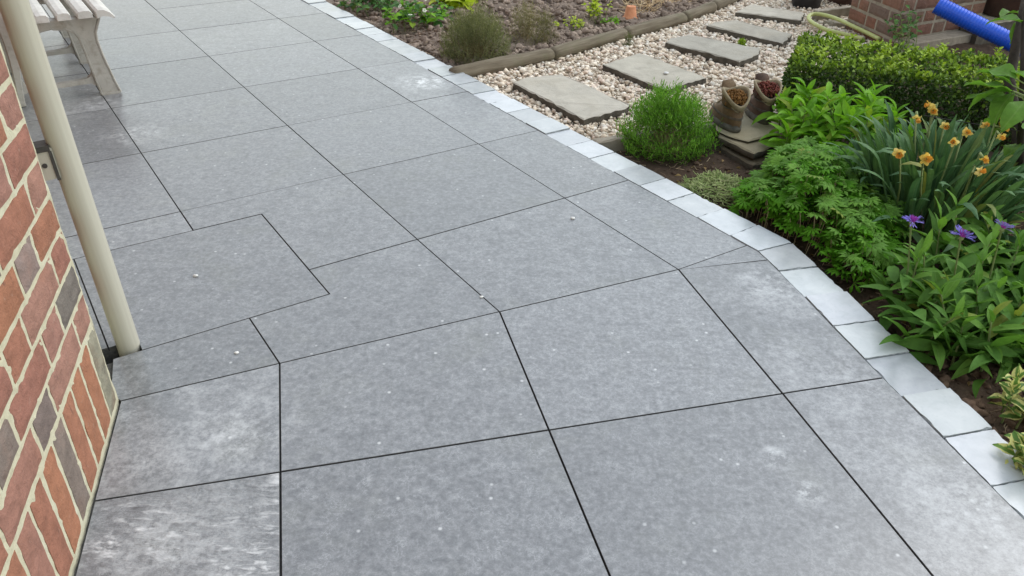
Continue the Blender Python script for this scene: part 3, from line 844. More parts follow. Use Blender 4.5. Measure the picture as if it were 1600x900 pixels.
LOGP = [(-.340, 4.085), (.190, 4.503), (.648, 4.979), (1.086, 5.413), (1.347, 5.753), (1.68, 6.25)]
LOGL = ['weathered round edging log ending at the kerb beside the brown bush', 'second edging log from the kerb, behind the first gravel stones', 'edging log with the upturned terracotta pot behind it',
        'short edging log beyond the terracotta pot', 'farthest edging log at the top of the gravel path']
for i in range(5):
    a, b = np.array(LOGP[i]), np.array(LOGP[i + 1]); d = b - a; L = np.linalg.norm(d); ang = math.atan2(d[1], d[0])
    mb = MB(); n = 20; segs = 16; ph = R.random() * 9
    for s in range(segs + 1):
        t = s / segs; x = .006 + t * (L - .012)
        for k in range(n):
            an = 2 * PI * k / n
            r = .042 * (1 + .05 * math.sin(3 * an + ph + 2 * t) + .045 * math.sin(t * 9 + ph) + R.gauss(0, .012))
            if s in (0, segs): r *= .90
            mb.V.append((x, r * math.cos(an), r * math.sin(an) * .95))
    for s in range(segs):
        for k in range(n): k2 = (k + 1) % n; mb.F.append((s * n + k, (s + 1) * n + k, (s + 1) * n + k2, s * n + k2))
    mb.F.append(tuple(range(n))); mb.F.append(tuple(segs * n + k for k in range(n - 1, -1, -1)))
    o = link('edging_log', mb.mesh('edging_log', M['log'], True), loc=(a[0], a[1], -.012)); o.rotation_euler = (0, 0, ang)
    props(o, LOGL[i], 'log', 'log edging of the dug bed')

flag('edging_board', [(.322, 3.212), (.349, 3.172), (.93, 3.42), (.905, 3.462)], .004, .11, 'narrow weathered board between the gravel and the green bush', 'board', None, (1, 1, 1), .001, 'timber')
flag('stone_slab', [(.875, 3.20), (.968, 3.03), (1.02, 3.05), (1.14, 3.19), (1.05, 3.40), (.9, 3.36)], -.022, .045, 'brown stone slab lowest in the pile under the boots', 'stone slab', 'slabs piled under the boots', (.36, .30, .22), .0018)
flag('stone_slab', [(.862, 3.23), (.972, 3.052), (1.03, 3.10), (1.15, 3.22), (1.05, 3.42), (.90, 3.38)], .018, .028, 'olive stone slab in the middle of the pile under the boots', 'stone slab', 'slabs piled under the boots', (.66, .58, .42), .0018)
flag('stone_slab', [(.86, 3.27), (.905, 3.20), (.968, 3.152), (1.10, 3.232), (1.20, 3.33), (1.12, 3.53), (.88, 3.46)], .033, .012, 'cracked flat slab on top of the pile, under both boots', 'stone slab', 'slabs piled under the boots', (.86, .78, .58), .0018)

# ------------------------------------------------------------------ planted boots
def boot(x, y, rz, dark, label):
    up_, so = ('leather_dark' if dark else 'leather'), 'sole'
    b = empty('old_boot', (x, y, .032), label, 'boot', 'old boots used as planters', rz)
    # local x = towards the toe
    n = 28
    def ring(z, cx, ax, by, toe=0.0, zf=None):
        out = []
        for k in range(n):
            a = 2 * PI * k / n; ca, sa = math.cos(a), math.sin(a)
            X = cx + ax * ca * (1 + toe * max(ca, 0)); Yv = by * sa * (1 - .12 * max(ca, 0) * (toe > 0))
            out.append((X, Yv, zf(a) if zf else z))
        return out
    def loft(nm, rings, mat, closed=False):
        mb = MB()
        for r in rings: mb.V += r
        for i in range(len(rings) - 1):
            for k in range(n): k2 = (k + 1) % n; mb.F.append((i * n + k, i * n + k2, (i + 1) * n + k2, (i + 1) * n + k))
        if closed: mb.F.append(tuple(range(n - 1, -1, -1))); mb.F.append(tuple((len(rings) - 1) * n + k for k in range(n)))
        return mb.mesh(nm, mat, True)
    link('sole', loft('sole', [ring(0, .055, .118, .043, .08), ring(.005, .055, .121, .045, .08), ring(.022, .055, .121, .045, .08), ring(.024, .055, .117, .043, .08), ring(.031, .055, .117, .043, .08)], M[so], True), b)
    top = lambda a: .144 + .032 * abs(math.sin(a)) ** 1.5 - .026 * max(0, -math.cos(a)) + .016 * max(0, math.cos(a))
    wr = lambda s: 1 + R.gauss(0, s)
    rings = [ring(.028, .055, .116, .042, .06), ring(.045, .052, .114, .043, .05), ring(.064, .043, .104, .042), ring(.080, .028, .085, .041), ring(.094, .012, .064, .040), ring(.108, .003, .054, .041), ring(.112, .001, .055, .045), ring(.116, .001, .058, .049), ring(0, .001, .061, .053, 0, top)]
    rings = [[(x_ * wr(.02) , y_ * wr(.03), z_ + R.gauss(0, .0015)) for x_, y_, z_ in r] for r in rings]
    link('upper', loft('upper', rings, M[up_]), b)
    cr_ = []
    for (dr, dz) in ((.0, -.018), (.003, -.010), (.004, .0), (.001, .006), (-.004, .004), (-.006, -.006), (-.005, -.03)):
        cr_.append([(x_ * (1 + dr / .05), y_ * (1 + dr / .05), z_ + dz) for x_, y_, z_ in ring(0, .001, .061, .053, 0, top)])
    link('collar', loft('collar', cr_, M['collar']), b)
    mb = MB()                                               # tongue
    for (xx, zz, wd) in ((.060, .110, .020), (.062, .145, .026), (.072, .178, .030), (.084, .192, .024)):
        mb.V += [(xx - .004, -wd, zz), (xx, 0, zz + .004), (xx - .004, wd, zz), (xx + .004, wd, zz), (xx + .008, 0, zz + .004), (xx + .004, -wd, zz)]
    for i in range(3):
        for k in range(6): k2 = (k + 1) % 6; mb.F.append((i * 6 + k, i * 6 + k2, (i + 1) * 6 + k2, (i + 1) * 6 + k))
    link('tongue', mb.mesh('tongue', M[up_], True), b)
    mb = MB()                                               # laces over the instep
    for t in range(4):
        xx = .070 + t * .018; zz = .112 - t * .014
        mb.tube([(xx - .010, -.026, zz - .006), (xx + .002, -.01, zz + .012), (xx, .008, zz + .013), (xx - .008, .026, zz - .004)], .0022, 6)
    mb.tube([(-.04, -.038, .10), (-.02, -.047, .085), (.01, -.048, .075), (.03, -.05, .05)], .0022, 6)
    link('lace', mb.mesh('lace', M['collar'], True), b)['kind'] = 'stuff'
    mb = MB(); mb.V += ring(.112, 0, .053, .044); mb.F.append(tuple(range(n))); link('soil_fill', mb.mesh('soil_fill', M['bark']), b)
    mb = MB()                                               # heel counter band and a stitched seam
    for z in (.060, .066):
        r = [(x_ * 1.012 - .0008, y_ * 1.02, z) for x_, y_, z_ in ring(z, .045, .107, .0425)]; mb.tube(r + [r[0]], .0016, 5, False)
    r = [(x_ * 1.02, y_ * 1.03, z_) for x_, y_, z_ in ring(.104, .004, .057, .041)]; mb.tube(r + [r[0]], .0022, 5, False)
    link('seam', mb.mesh('seam', M[so]), b)
    b.scale = (1.0, 1.06, .93)
    return b
boot(.925, 3.300, math.radians(104), False, 'tan leather boot planted with orange-brown stonecrop, nearer the green bush')
boot(1.085, 3.405, math.radians(96), True, 'dark brown boot planted with red stonecrop, next to the hedge')
def sedum(x, y, z, rx, c1, c2, label, seed):
    rg = np.random.default_rng(seed); n = 420
    a = rg.uniform(0, 2 * PI, n); r = np.sqrt(rg.random(n)) * rx; h = rg.uniform(0, .03, n) + .022 * (1 - (r / rx) ** 2)
    pos = np.stack([r * np.cos(a), r * np.sin(a), h], -1); s = rg.uniform(.0028, .006, n)
    t = rg.random((n, 1)); c = (np.array(c1) * t + np.array(c2) * (1 - t)) * rg.uniform(.7, 1.25, (n, 1))
    e = empty('stonecrop', (x, y, z), label, 'plant')
    o = link('fleshy_leaves', lumps('fleshy_leaves', pos, s, c, M['fol'], 1.5, ICO1, .12, True, seed), e); o['kind'] = 'stuff'
    mb = MB()
    for k in range(16):
        aa = R.uniform(0, 6.28); q = R.uniform(.2, .9) * rx; mb.tube([(q * .6 * math.cos(aa), q * .6 * math.sin(aa), -.012), (q * math.cos(aa), q * math.sin(aa), .03)], .0016, 5)
    link('stem', mb.mesh('stem', M['drystem']), e)
sedum(.925, 3.300, .146, .052, (.30, .155, .05), (.19, .10, .035), 'orange-brown stonecrop growing in the tan boot', 41)
sedum(1.085, 3.405, .149, .055, (.25, .075, .055), (.15, .05, .04), 'reddish stonecrop growing in the dark boot', 42)

# ------------------------------------------------------------------ leaves and plants
def leaf_mesh(name, L, W, mat, curl=.3, fold=.25, seg=6, tip=1.0, base=.06, wavy=0.0):
    """leaf along +x, rising along z at its sides (fold) and bending down (curl); uv: u along, v across"""
    V, UV, Fc = [], [], []; x = z = 0.0; ang = 0.0
    for i in range(seg + 1):
        t = i / seg
        wd = W * max(base * (1 - t), (math.sin(PI * min(1, t ** .85 * .98 + .02)) ** .9) * (1 if tip == 1 else (1 - t) ** (tip - 1)))
        if i == seg: wd = W * .03
        wv = wavy * W * math.sin(t * 11)
        nz, nxx = math.cos(ang), -math.sin(ang)
        for s in (-1, 0, 1):
            f = fold * wd * abs(s)
            V.append((x + nxx * (-f) * -1, s * wd / 2, z + nz * f + (wv if s else 0) * s)); UV.append((t, .5 + .5 * s * (wd / W)))
        ang_n = -curl * (i + 1) / seg * 1.0
        x += L / seg * math.cos(ang); z += L / seg * math.sin(ang); ang = ang_n
    for i in range(seg):
        for k in (0, 1): a = i * 3 + k; Fc.append((a, a + 3, a + 4, a + 1))
    return mesh(name, V, Fc, mat, True, uvs=UV)
def lm(loc, az, el, roll=0.0, s=1.0):
    return Matrix.Translation(loc) @ Matrix.Rotation(az, 4, 'Z') @ Matrix.Rotation(-el, 4, 'Y') @ Matrix.Rotation(roll, 4, 'X') @ Matrix.Scale(s, 4)
def tri_leaves(name, pos, az, el, L, W, cols, mat, fold=.3, seed=0):
    """thousands of small leaves in one mesh: each two folded quads (6 verts)"""
    n = len(pos); L = np.broadcast_to(L, (n,)); W = np.broadcast_to(W, (n,))
    ca, sa, ce, se = np.cos(az), np.sin(az), np.cos(el), np.sin(el)
    d = np.stack([ca * ce, sa * ce, se], -1); s = np.stack([-sa, ca, 0 * sa], -1)
    rg = np.random.default_rng(seed); rl = rg.normal(0, .5, n)[:, None]
    u = np.cross(s, d); u = -u * np.sign(u[:, 2:3] + 1e-9) * -1
    s, u = s * np.cos(rl) + u * np.sin(rl), u * np.cos(rl) - s * np.sin(rl)
    L1, W1 = L[:, None], W[:, None]
    p0 = pos; p1 = pos + d * L1 * .5; p2 = pos + d * L1 * .98 - u * L1 * .12
    l1 = pos + d * L1 * .42 + s * W1 * .5 + u * W1 * fold; r1 = pos + d * L1 * .42 - s * W1 * .5 + u * W1 * fold
    l2 = pos + d * L1 * .74 + s * W1 * .36 + u * W1 * fold * .5; r2 = pos + d * L1 * .74 - s * W1 * .36 + u * W1 * fold * .5
    V = np.stack([p0, p1, p2, l1, r1, l2, r2], 1).reshape(-1, 3)
    f = np.array([[0, 3, 1], [0, 1, 4], [3, 5, 1], [1, 5, 2], [1, 2, 6], [1, 6, 4]])
    Fc = (f[None] + (np.arange(n) * 7)[:, None, None]).reshape(-1, 3)
    return bigmesh(name, V, Fc, mat, True, np.repeat(cols, 7, 0))
def mixc(n, a, b, rg, var=.2):
    t = rg.random((n, 1)); return (np.array(a) * t + np.array(b) * (1 - t)) * rg.uniform(1 - var, 1 + var, (n, 1))

GA = PI * (3 - 5 ** .5)
# ---- box hedge
def hedge():
    rg = np.random.default_rng(5)
    O = np.array([1.235, 3.600]); hu = np.array([.941, -.338]); hw = np.array([.338, .941]); LU, LW, HZ = 1.42, .52, .285
    e = empty('box_hedge', (O[0] + hu[0] * .6 + hw[0] * .25, O[1] + hu[1] * .6 + hw[1] * .25, -.05), 'low clipped box hedge with yellow-green new growth on top', 'hedge')
    base = np.array(e.location)
    n = 13000
    u = rg.random(n) * LU; w_ = rg.random(n) * LW; z = rg.random(n) * HZ
    face = rg.random(n)
    dep = np.abs(rg.normal(0, .026, n))
    fr, tp, lf, bk, rt_ = face < .36, (face >= .36) & (face < .74), (face >= .74) & (face < .86), (face >= .86) & (face < .94), face >= .94
    w_ = np.where(fr, dep, np.where(bk, LW - dep, w_)); z = np.where(tp, HZ - dep, z); u = np.where(lf, dep, np.where(rt_, LU - dep, u))
    bump = .085 * (fbm(u * 9, w_ * 9 + z * 9, 3, 2) - .5)
    z2 = z + np.where(tp, bump * 1.0, 0); w2 = w_ + np.where(fr, bump * 1.5, 0); u2 = u + np.where(lf, bump, 0)
    # rounded shoulders
    cz = np.clip((z2 - (HZ - .07)) / .07, 0, 1); w2 = np.where(fr, w2 + .035 * cz ** 2, w2); u2 = np.where(lf, u2 + .04 * cz ** 2, u2)
    pos = np.stack([O[0] + hu[0] * u2 + hw[0] * w2, O[1] + hu[1] * u2 + hw[1] * w2, -.05 + z2], -1)
    outw = np.where(fr[:, None], -np.append(hw, 0), np.where(tp[:, None], np.array([0, 0, 1.]), np.where(lf[:, None], -np.append(hu, 0), np.where(bk[:, None], np.append(hw, 0), np.append(hu, 0)))))
    d = outw * .8 + rg.normal(0, .6, (n, 3)) + np.array([0, 0, .45]); d /= np.linalg.norm(d, axis=1)[:, None]
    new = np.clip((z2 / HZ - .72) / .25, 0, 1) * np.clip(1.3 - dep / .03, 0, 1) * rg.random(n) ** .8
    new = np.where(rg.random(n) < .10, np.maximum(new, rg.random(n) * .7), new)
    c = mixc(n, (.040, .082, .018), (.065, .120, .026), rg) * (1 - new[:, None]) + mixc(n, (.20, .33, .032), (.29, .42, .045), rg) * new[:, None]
    az = np.arctan2(d[:, 1], d[:, 0]); el = np.arcsin(np.clip(d[:, 2], -1, 1))
    # sprigs standing up above the clipped top
    m = 130; sp_ = []
    for k in range(m):
        uu, ww = rg.random() * LU, rg.random() * LW; h = rg.uniform(.02, .055); b0 = np.array([*(O + hu * uu + hw * ww), -.05 + HZ - .02])
        ln = rg.normal(0, .25, 2)
        for q in range(11):
            t = q / 10; sp_.append((*(b0 + np.array([ln[0] * h * t, ln[1] * h * t, h * t])), q * GA, rg.uniform(.3, .9)))
    sp_ = np.array(sp_)
    pos = np.concatenate([pos, sp_[:, :3]]); az = np.concatenate([az, sp_[:, 3]]); el = np.concatenate([el, sp_[:, 4]])
    c = np.concatenate([c, mixc(len(sp_), (.25, .37, .04), (.34, .45, .05), rg)])
    nn = len(pos)
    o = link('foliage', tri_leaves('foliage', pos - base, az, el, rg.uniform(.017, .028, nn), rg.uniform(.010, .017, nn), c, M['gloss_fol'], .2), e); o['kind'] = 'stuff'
    # dim inner leaves and the twigs that carry them
    k = 5000; uu = rg.uniform(.03, LU - .03, k); ww = rg.uniform(.03, LW - .03, k); zz = rg.uniform(.02, HZ - .04, k)
    pi_ = np.stack([O[0] + hu[0] * uu + hw[0] * ww, O[1] + hu[1] * uu + hw[1] * ww, -.05 + zz], -1)
    o = link('inner_foliage', tri_leaves('inner_foliage', pi_ - base, rg.uniform(0, 6.28, k), rg.uniform(-.5, 1, k), .026, .016, mixc(k, (.04, .08, .018), (.055, .10, .022), rg), M['gloss_fol'], .2), e); o['kind'] = 'stuff'
    mb = MB()
    for q in range(60):
        uu, ww = rg.uniform(.05, LU - .05), rg.uniform(.06, LW - .06); b0 = Vector((O[0] + hu[0] * uu + hw[0] * ww, O[1] + hu[1] * uu + hw[1] * ww, -.05)) - Vector(base)
        t1 = b0 + Vector((rg.normal(0, .04), rg.normal(0, .04), .24)); mb.tube([b0, (b0 + t1) / 2 + Vector((.01, 0, 0)), t1], [.006, .004, .002], 5)
    link('twigs', mb.mesh('twigs', M['bark']), e)['kind'] = 'stuff'
hedge()

# ---- needle-leaved bushes
def needle_bush(name, x, y, z, rx, ry, h, n, c1, c2, label, seed, stemmat='stem', up_=.6, nl=.016, nw=.0028, dens=11, sl=.09, cat='shrub'):
    rg = np.random.default_rng(seed); e = empty(name, (x, y, z), label, cat)
    P, A, E, Cc = [], [], [], []
    mb = MB()
    for k in range(n):
        th = rg.uniform(0, 2 * PI); q = rg.random() ** .5; hh = rg.uniform(.25, 1) if q > .8 else 1
        top = np.array([q * rx * math.cos(th), q * ry * math.sin(th), h * (1 - .55 * q ** 2.2) * rg.uniform(.72, 1.06) * (hh if q > .8 else 1)])
        top[:2] *= 1 + rg.normal(0, .07); top[2] *= .86 + .30 * float(vnoise(np.array(th * 2.2 + 40), np.array(q * 5.0), seed))
        dirv = np.array([math.cos(th) * q * 1.0, math.sin(th) * q * 1.0, up_ + .3]); dirv += rg.normal(0, .22, 3); dirv /= np.linalg.norm(dirv)
        b0 = top - dirv * sl * rg.uniform(.7, 1.3)
        if k % 9 == 0: mb.tube([(b0[0] * .15, b0[1] * .15, 0), tuple(b0 * np.array([.7, .7, .6])), tuple(b0)], [.0035, .0025, .0015], 4, False)
        cc_ = mixc(1, c1, c2, rg, .18)[0]
        for i in range(dens):
            t = i / (dens - 1); P.append(b0 + (top - b0) * t); A.append(i * GA + th); E.append(.35 + .75 * t + rg.normal(0, .15)); Cc.append(cc_ * rg.uniform(.85, 1.15) * (.9 + .25 * t))
    P = np.array(P)
    o = link('foliage', tri_leaves('foliage', P, np.array(A), np.array(E), nl * rg.uniform(.7, 1.3, len(P)), nw, np.array(Cc), M['fol'], .15), e); o['kind'] = 'stuff'
    link('stems', mb.mesh('stems', M[stemmat]), e)
    return e
needle_bush('green_bush', .645, 3.225, -.05, .215, .175, .265, 1250, (.085, .220, .022), (.165, .330, .040), 'rounded fresh green feathery bush beside the kerb and the gravel', 51, 'drystem', .75, .019, .0034, 11, .10)
needle_bush('brown_bush', -.235, 4.50, -.05, .205, .19, .285, 1900, (.140, .160, .075), (.220, .225, .105), 'bushy olive-brown shrub behind the log where it meets the kerb', 52, 'drystem', 1.3, .013, .0024, 12, .11)
needle_bush('brown_bush', .045, 4.77, -.03, .115, .11, .26, 420, (.19, .18, .095), (.26, .23, .12), 'sparse thin olive-brown shrub behind the log, right of the bushy one', 53, 'drystem', 1.6, .012, .0022, 11, .12)
needle_bush('brown_bush', .16, 4.80, -.03, .085, .08, .19, 240, (.15, .15, .075), (.22, .20, .105), 'lowest tuft of olive-brown shrub against the log', 54, 'drystem', 1.6, .012, .0022, 11, .10)
needle_bush('weed_tuft', .655, 4.815, -.05, .035, .03, .085, 60, (.10, .12, .05), (.14, .15, .07), 'small grey-green tuft at a joint of the edging logs', 55, 'stem', 1.2, .013, .0026, 9, .06, 'plant')
needle_bush('weed_tuft', 1.345, 4.845, -.045, .035, .03, .05, 45, (.20, .30, .03), (.28, .40, .04), 'small yellow-green weed in front of the fourth stepping stone', 56, 'stem', .8, .016, .006, 7, .03, 'plant')

# ---- generic plants with individual leaves
def shoots_plant(name, loc, label, cat, spots, leafm, per, hmin, hmax, el0, el1, smin, smax, stemmat='stem', lean=.25, group=None, rg=None, stemr=.003, topfrac=.35):
    """spots: (dx,dy[,h]) of shoots; each shoot carries 'per' leaves as parts"""
    rg = rg or random.Random(9); e = empty(name, loc, label, cat, group); mb = MB()
    for sp__ in spots:
        dx, dy = sp__[0], sp__[1]; h = sp__[2] if len(sp__) > 2 else rg.uniform(hmin, hmax)
        ax_, ay_ = rg.gauss(0, lean) * h, rg.gauss(0, lean) * h
        p0 = Vector((dx, dy, 0)); p2 = Vector((dx + ax_, dy + ay_, h)); p1 = (p0 + p2) / 2 + Vector((-ax_ * .2, -ay_ * .2, 0))
        mb.tube([p0, p1, p2], [stemr, stemr * .8, stemr * .5], 5, False)
        if len(spots) <= 12: link('stem', mb.mesh('stem', M[stemmat]), e); mb = MB()
        ph = rg.uniform(0, 6.28)
        for k in range(per):
            t = topfrac + (1 - topfrac) * (k + 1) / per
            q = p0.lerp(p1, t * 2) if t < .5 else p1.lerp(p2, t * 2 - 1)
            el = el0 + (el1 - el0) * (k / max(1, per - 1)) ** 1.3 + rg.gauss(0, .14)
            s = rg.uniform(smin, smax) * (1 - .45 * (k / per) ** 2)
            link('leaf', rg.choice(leafm), e, mw=lm(q, ph + k * GA + rg.gauss(0, .25), el, rg.gauss(0, .3), s))
    if mb.V: link('stems', mb.mesh('stems', M[stemmat]), e)['kind'] = 'stuff'
    return e
def disc_spots(n, rx, ry, rg, edge=.93, hf=None):
    out = []
    for k in range(n):
        r = ((k + .5) / n) ** .5 * edge; a = k * GA + rg.gauss(0, .2)
        x, y = r * rx * math.cos(a) + rg.gauss(0, .01), r * ry * math.sin(a) + rg.gauss(0, .01)
        out.append((x, y) if hf is None else (x, y, hf(r) * rg.uniform(.85, 1.12)))
    return out

# lily-like clump behind the ferny geranium
LL = [leaf_mesh('leaf', 1, .31, M['leaf_lily'], c, .28, 6) for c in (.5, .9, 1.3, .3)]
rg = random.Random(61)
shoots_plant('leafy_clump', (1.33, 3.17, -.05), 'bright green leafy clump of pointed leaf rosettes in front of the hedge', 'plant', disc_spots(25, .27, .22, rg, .98, lambda r: .275 - .10 * r * r) + [(-.235, -.10, .16), (-.20, -.16, .15), (-.255, -.03, .17), (-.14, -.20, .17)], LL, 12, .15, .23, .05, 1.05, .095, .145, rg=rg, topfrac=.45, stemr=.004)

# geranium: deeply cut leaves
def cut_leaf(name, s, mat, lobes=7):
    V, UV, Fc = [(0, 0, 0)], [(0, .5)], []
    for l in range(lobes):
        a = (l - (lobes - 1) / 2) * (4.4 / lobes); L = s * (1 - .16 * abs(l - (lobes - 1) / 2) / (lobes / 2)); ca, sa = math.cos(a), math.sin(a)
        def pt(x, y, z): V.append((ca * x - sa * y, sa * x + ca * y, z)); UV.append((x / s, .5))
        b = len(V); wd = s * .115
        pt(L * .35, -wd * .55, .0); pt(L * .35, wd * .55, .0); pt(L * .62, -wd * 1.25, -L * .03); pt(L * .66, 0, L * .02 - L * .03); pt(L * .62, wd * 1.25, -L * .03)
        pt(L * .82, -wd * .75, -L * .14); pt(L * .82, wd * .75, -L * .14); pt(L, 0, -L * .24)
        Fc += [(0, b, b + 3), (0, b + 3, b + 1), (b, b + 2, b + 3), (b + 1, b + 3, b + 4), (b + 3, b + 2, b + 5), (b + 3, b + 6, b + 4), (b + 3, b + 5, b + 7), (b + 3, b + 7, b + 6)]
    return mesh(name, V, Fc, mat, False, uvs=UV)
def geranium():
    rg = random.Random(71); poly = [(.80, 2.62), (.78, 2.50), (.86, 2.33), (.965, 2.26), (1.02, 2.07), (1.17, 2.14), (1.34, 2.44), (1.36, 2.92), (1.20, 3.02), (1.02, 3.00), (.93, 2.86)]
    c = (1.06, 2.58); e = empty('ferny_plant', (c[0], c[1], -.05), 'mound of finely cut mid-green leaves spilling towards the kerb bend', 'plant')
    leaves = [cut_leaf('leaf', .040 * k, M['leaf_ger'], l) for k, l in ((1, 7), (.85, 7), (1.15, 9), (.95, 5))]
    pts = []
    while len(pts) < 1250:
        x, y = rg.uniform(.75, 1.4), rg.uniform(2.03, 3.05)
        if inside(poly, x, y) and garden_dist(x, y) > .05:
            d = min(math.hypot(x - (a[0] + (b[0] - a[0]) * t), y - (a[1] + (b[1] - a[1]) * t)) for a, b in zip(poly, poly[1:] + poly[:1]) for t in (0, .25, .5, .75))
            pts.append((x, y, d))
    def hgt(x, y, d): return (.045 + .195 * (1 - math.exp(-d / .10))) * (.72 + .5 * float(vnoise(np.array(x * 11.0), np.array(y * 11.0), 8)))
    mb = MB(); V, Fc = [], []; cnt = 0
    pts.sort(key=lambda q: q[1])
    idx = set(rg.sample(range(len(pts)), 300))
    for i, (x, y, d) in enumerate(pts):
        H = hgt(x, y, d); z = H if i in idx else H * rg.uniform(.35, 1.0)
        q = Vector((x - c[0], y - c[1], z)); az = rg.uniform(0, 6.28); el = rg.gauss(.15, .3)
        mw = lm(q, az, el, rg.gauss(0, .35), rg.uniform(.75, 1.2))
        if i in idx: link('leaf', rg.choice(leaves), e, mw=mw)
        else:
            me = rg.choice(leaves); b = len(V); V += [mw @ v.co for v in me.vertices]; Fc += [tuple(b + k for k in f.vertices) for f in me.polygons]
        if i % 3 == 0: mb.tube([(q.x * .93, q.y * .93, .0), (q.x * .97 + .01, q.y * .97, z * .6), q], .0013, 4, False)
    o = link('inner_leaves', mesh('inner_leaves', V, Fc, M['leaf_ger'], uvs=[(.6, .3)] * len(V)), e); o['kind'] = 'stuff'
    link('stems', mb.mesh('stems', M['drystem']), e)
geranium()

# ---- daffodils gone over
def daffodils():
    rg = random.Random(81); c = (1.50, 2.60); e = empty('daffodil_clump', (c[0], c[1], -.05), 'large clump of blue-green strap leaves with fading yellow-orange daffodils', 'flowers')
    def strap(W, lean, hook):
        V, UV, Fc = [], [], []; x = z = a = 0.0; n = 12
        for i in range(n + 1):
            t = i / n; wd = W * (1 - max(0, (t - .78) / .22) ** 2.2 * .92) * (.75 + .25 * min(1, t * 5))
            for q in (-1, 0, 1): V.append((x + math.sin(a) * .22 * wd * abs(q), q * wd / 2, z + math.cos(a) * .22 * wd * abs(q))); UV.append((t, .5 + .4 * q))
            a = -lean * t - hook * max(0, (t - .66) / .34) ** 1.3; x += math.cos(a) / n; z += math.sin(a) / n
        for i in range(n):
            for k in (0, 1): q = i * 3 + k; Fc.append((q, q + 3, q + 4, q + 1))
        return mesh('leaf', V, Fc, M['leaf_daff'], True, uvs=UV)
    st = [strap(.062, .15, .1), strap(.068, .25, .5), strap(.060, .3, 1.2), strap(.066, .4, 2.2), strap(.058, .8, .6)]
    for k in range(280):
        r = rg.random() ** .6; a = rg.uniform(0, 6.28); x, y = r * .23 * math.cos(a), r * .21 * math.sin(a)
        out = a + rg.gauss(0, .5); el = 1.52 - .36 * r + rg.gauss(0, .10)
        if rg.random() < .13: el = rg.uniform(.45, .8)
        link('leaf', rg.choice(st if r > .35 else st[:3]), e, mw=lm((x, y, 0), out, el, rg.gauss(0, .6), rg.uniform(.27, .40)))
    # flowers: six crumpled petals and a short trumpet
    def head():
        V, Fc, UV = [], [], []
        for k in range(6):
            a = k * PI / 3 + rg.gauss(0, .15); L = .025 * rg.uniform(.75, 1.1); wd = .010 * rg.uniform(.7, 1.1); b = len(V); bend = rg.uniform(-1.1, .9)
            for t, w__ in ((.12, .35), (.5, 1), (.8, .75), (1, .1)):
                for s in (-1, 0, 1):
                    rr = L * t; zz = bend * L * t * t + rg.gauss(0, .0032) + (.003 if s == 0 else 0)
                    V.append((rr * math.cos(a) - s * wd * w__ * math.sin(a), rr * math.sin(a) + s * wd * w__ * math.cos(a), zz)); UV.append((t, .5 + s * .4))
            for i in range(3):
                for s in (0, 1): q = b + i * 3 + s; Fc.append((q, q + 3, q + 4, q + 1))
        return mesh('flower', V, Fc, M['petal_yellow'], True, uvs=UV)
    def trumpet():
        mb = MB(); n = 12; pr_ = ((.004, 0), (.0075, .006), (.009, .013), (.012, .020))
        for r, z in pr_:
            for k in range(n): q = r * (1 + rg.gauss(0, .12)); mb.V.append((q * math.cos(2 * PI * k / n), q * math.sin(2 * PI * k / n), z + rg.gauss(0, .0015)))
        for i in range(3):
            for k in range(n): k2 = (k + 1) % n; mb.F.append((i * n + k, i * n + k2, (i + 1) * n + k2, (i + 1) * n + k))
        return mb.mesh('trumpet', M['petal_orange'], True)
    hs_ = [head() for _ in range(4)]; ts = [trumpet() for _ in range(3)]
    for (x, y, z) in ((1.216, 2.385, .30), (1.285, 2.348, .30), (1.502, 2.80, .30), (1.479, 2.644, .30), (1.412, 2.714, .30), (1.523, 2.586, .30), (1.438, 2.495, .30), (1.623, 2.659, .30), (1.674, 2.638, .30), (1.711, 2.702, .30), (1.627, 2.558, .30), (1.472, 2.359, .30), (1.411, 2.257, .30), (1.49, 2.815, .315)):
        q = Vector((x - c[0], y - c[1], z + .05)); az = math.atan2(-y, -x) + rg.gauss(0, .7)
        mw = Matrix.Translation(q) @ Matrix.Rotation(az, 4, 'Z') @ Matrix.Rotation(rg.uniform(.9, 2.1), 4, 'Y') @ Matrix.Rotation(rg.gauss(0, .4), 4, 'X') @ Matrix.Scale(rg.uniform(.62, .92), 4)
        f = link('flower', rg.choice(hs_), e, mw=mw)
        link('trumpet', rg.choice(ts), f)
        mb = MB(); bk = q - (mw.to_3x3() @ Vector((0, 0, 1))).normalized() * .03
        b0 = Vector((q.x * .45 + rg.gauss(0, .02), q.y * .45, 0)); mid = Vector((q.x * .8, q.y * .8, q.z * .62))
        mb.tube([b0, mid, Vector((bk.x, bk.y, q.z + .010)), bk, q], [.0035, .003, .0028, .0045, .003], 6)
        link('flower_stalk', mb.mesh('flower_stalk', M['stem'], True), e)
daffodils()

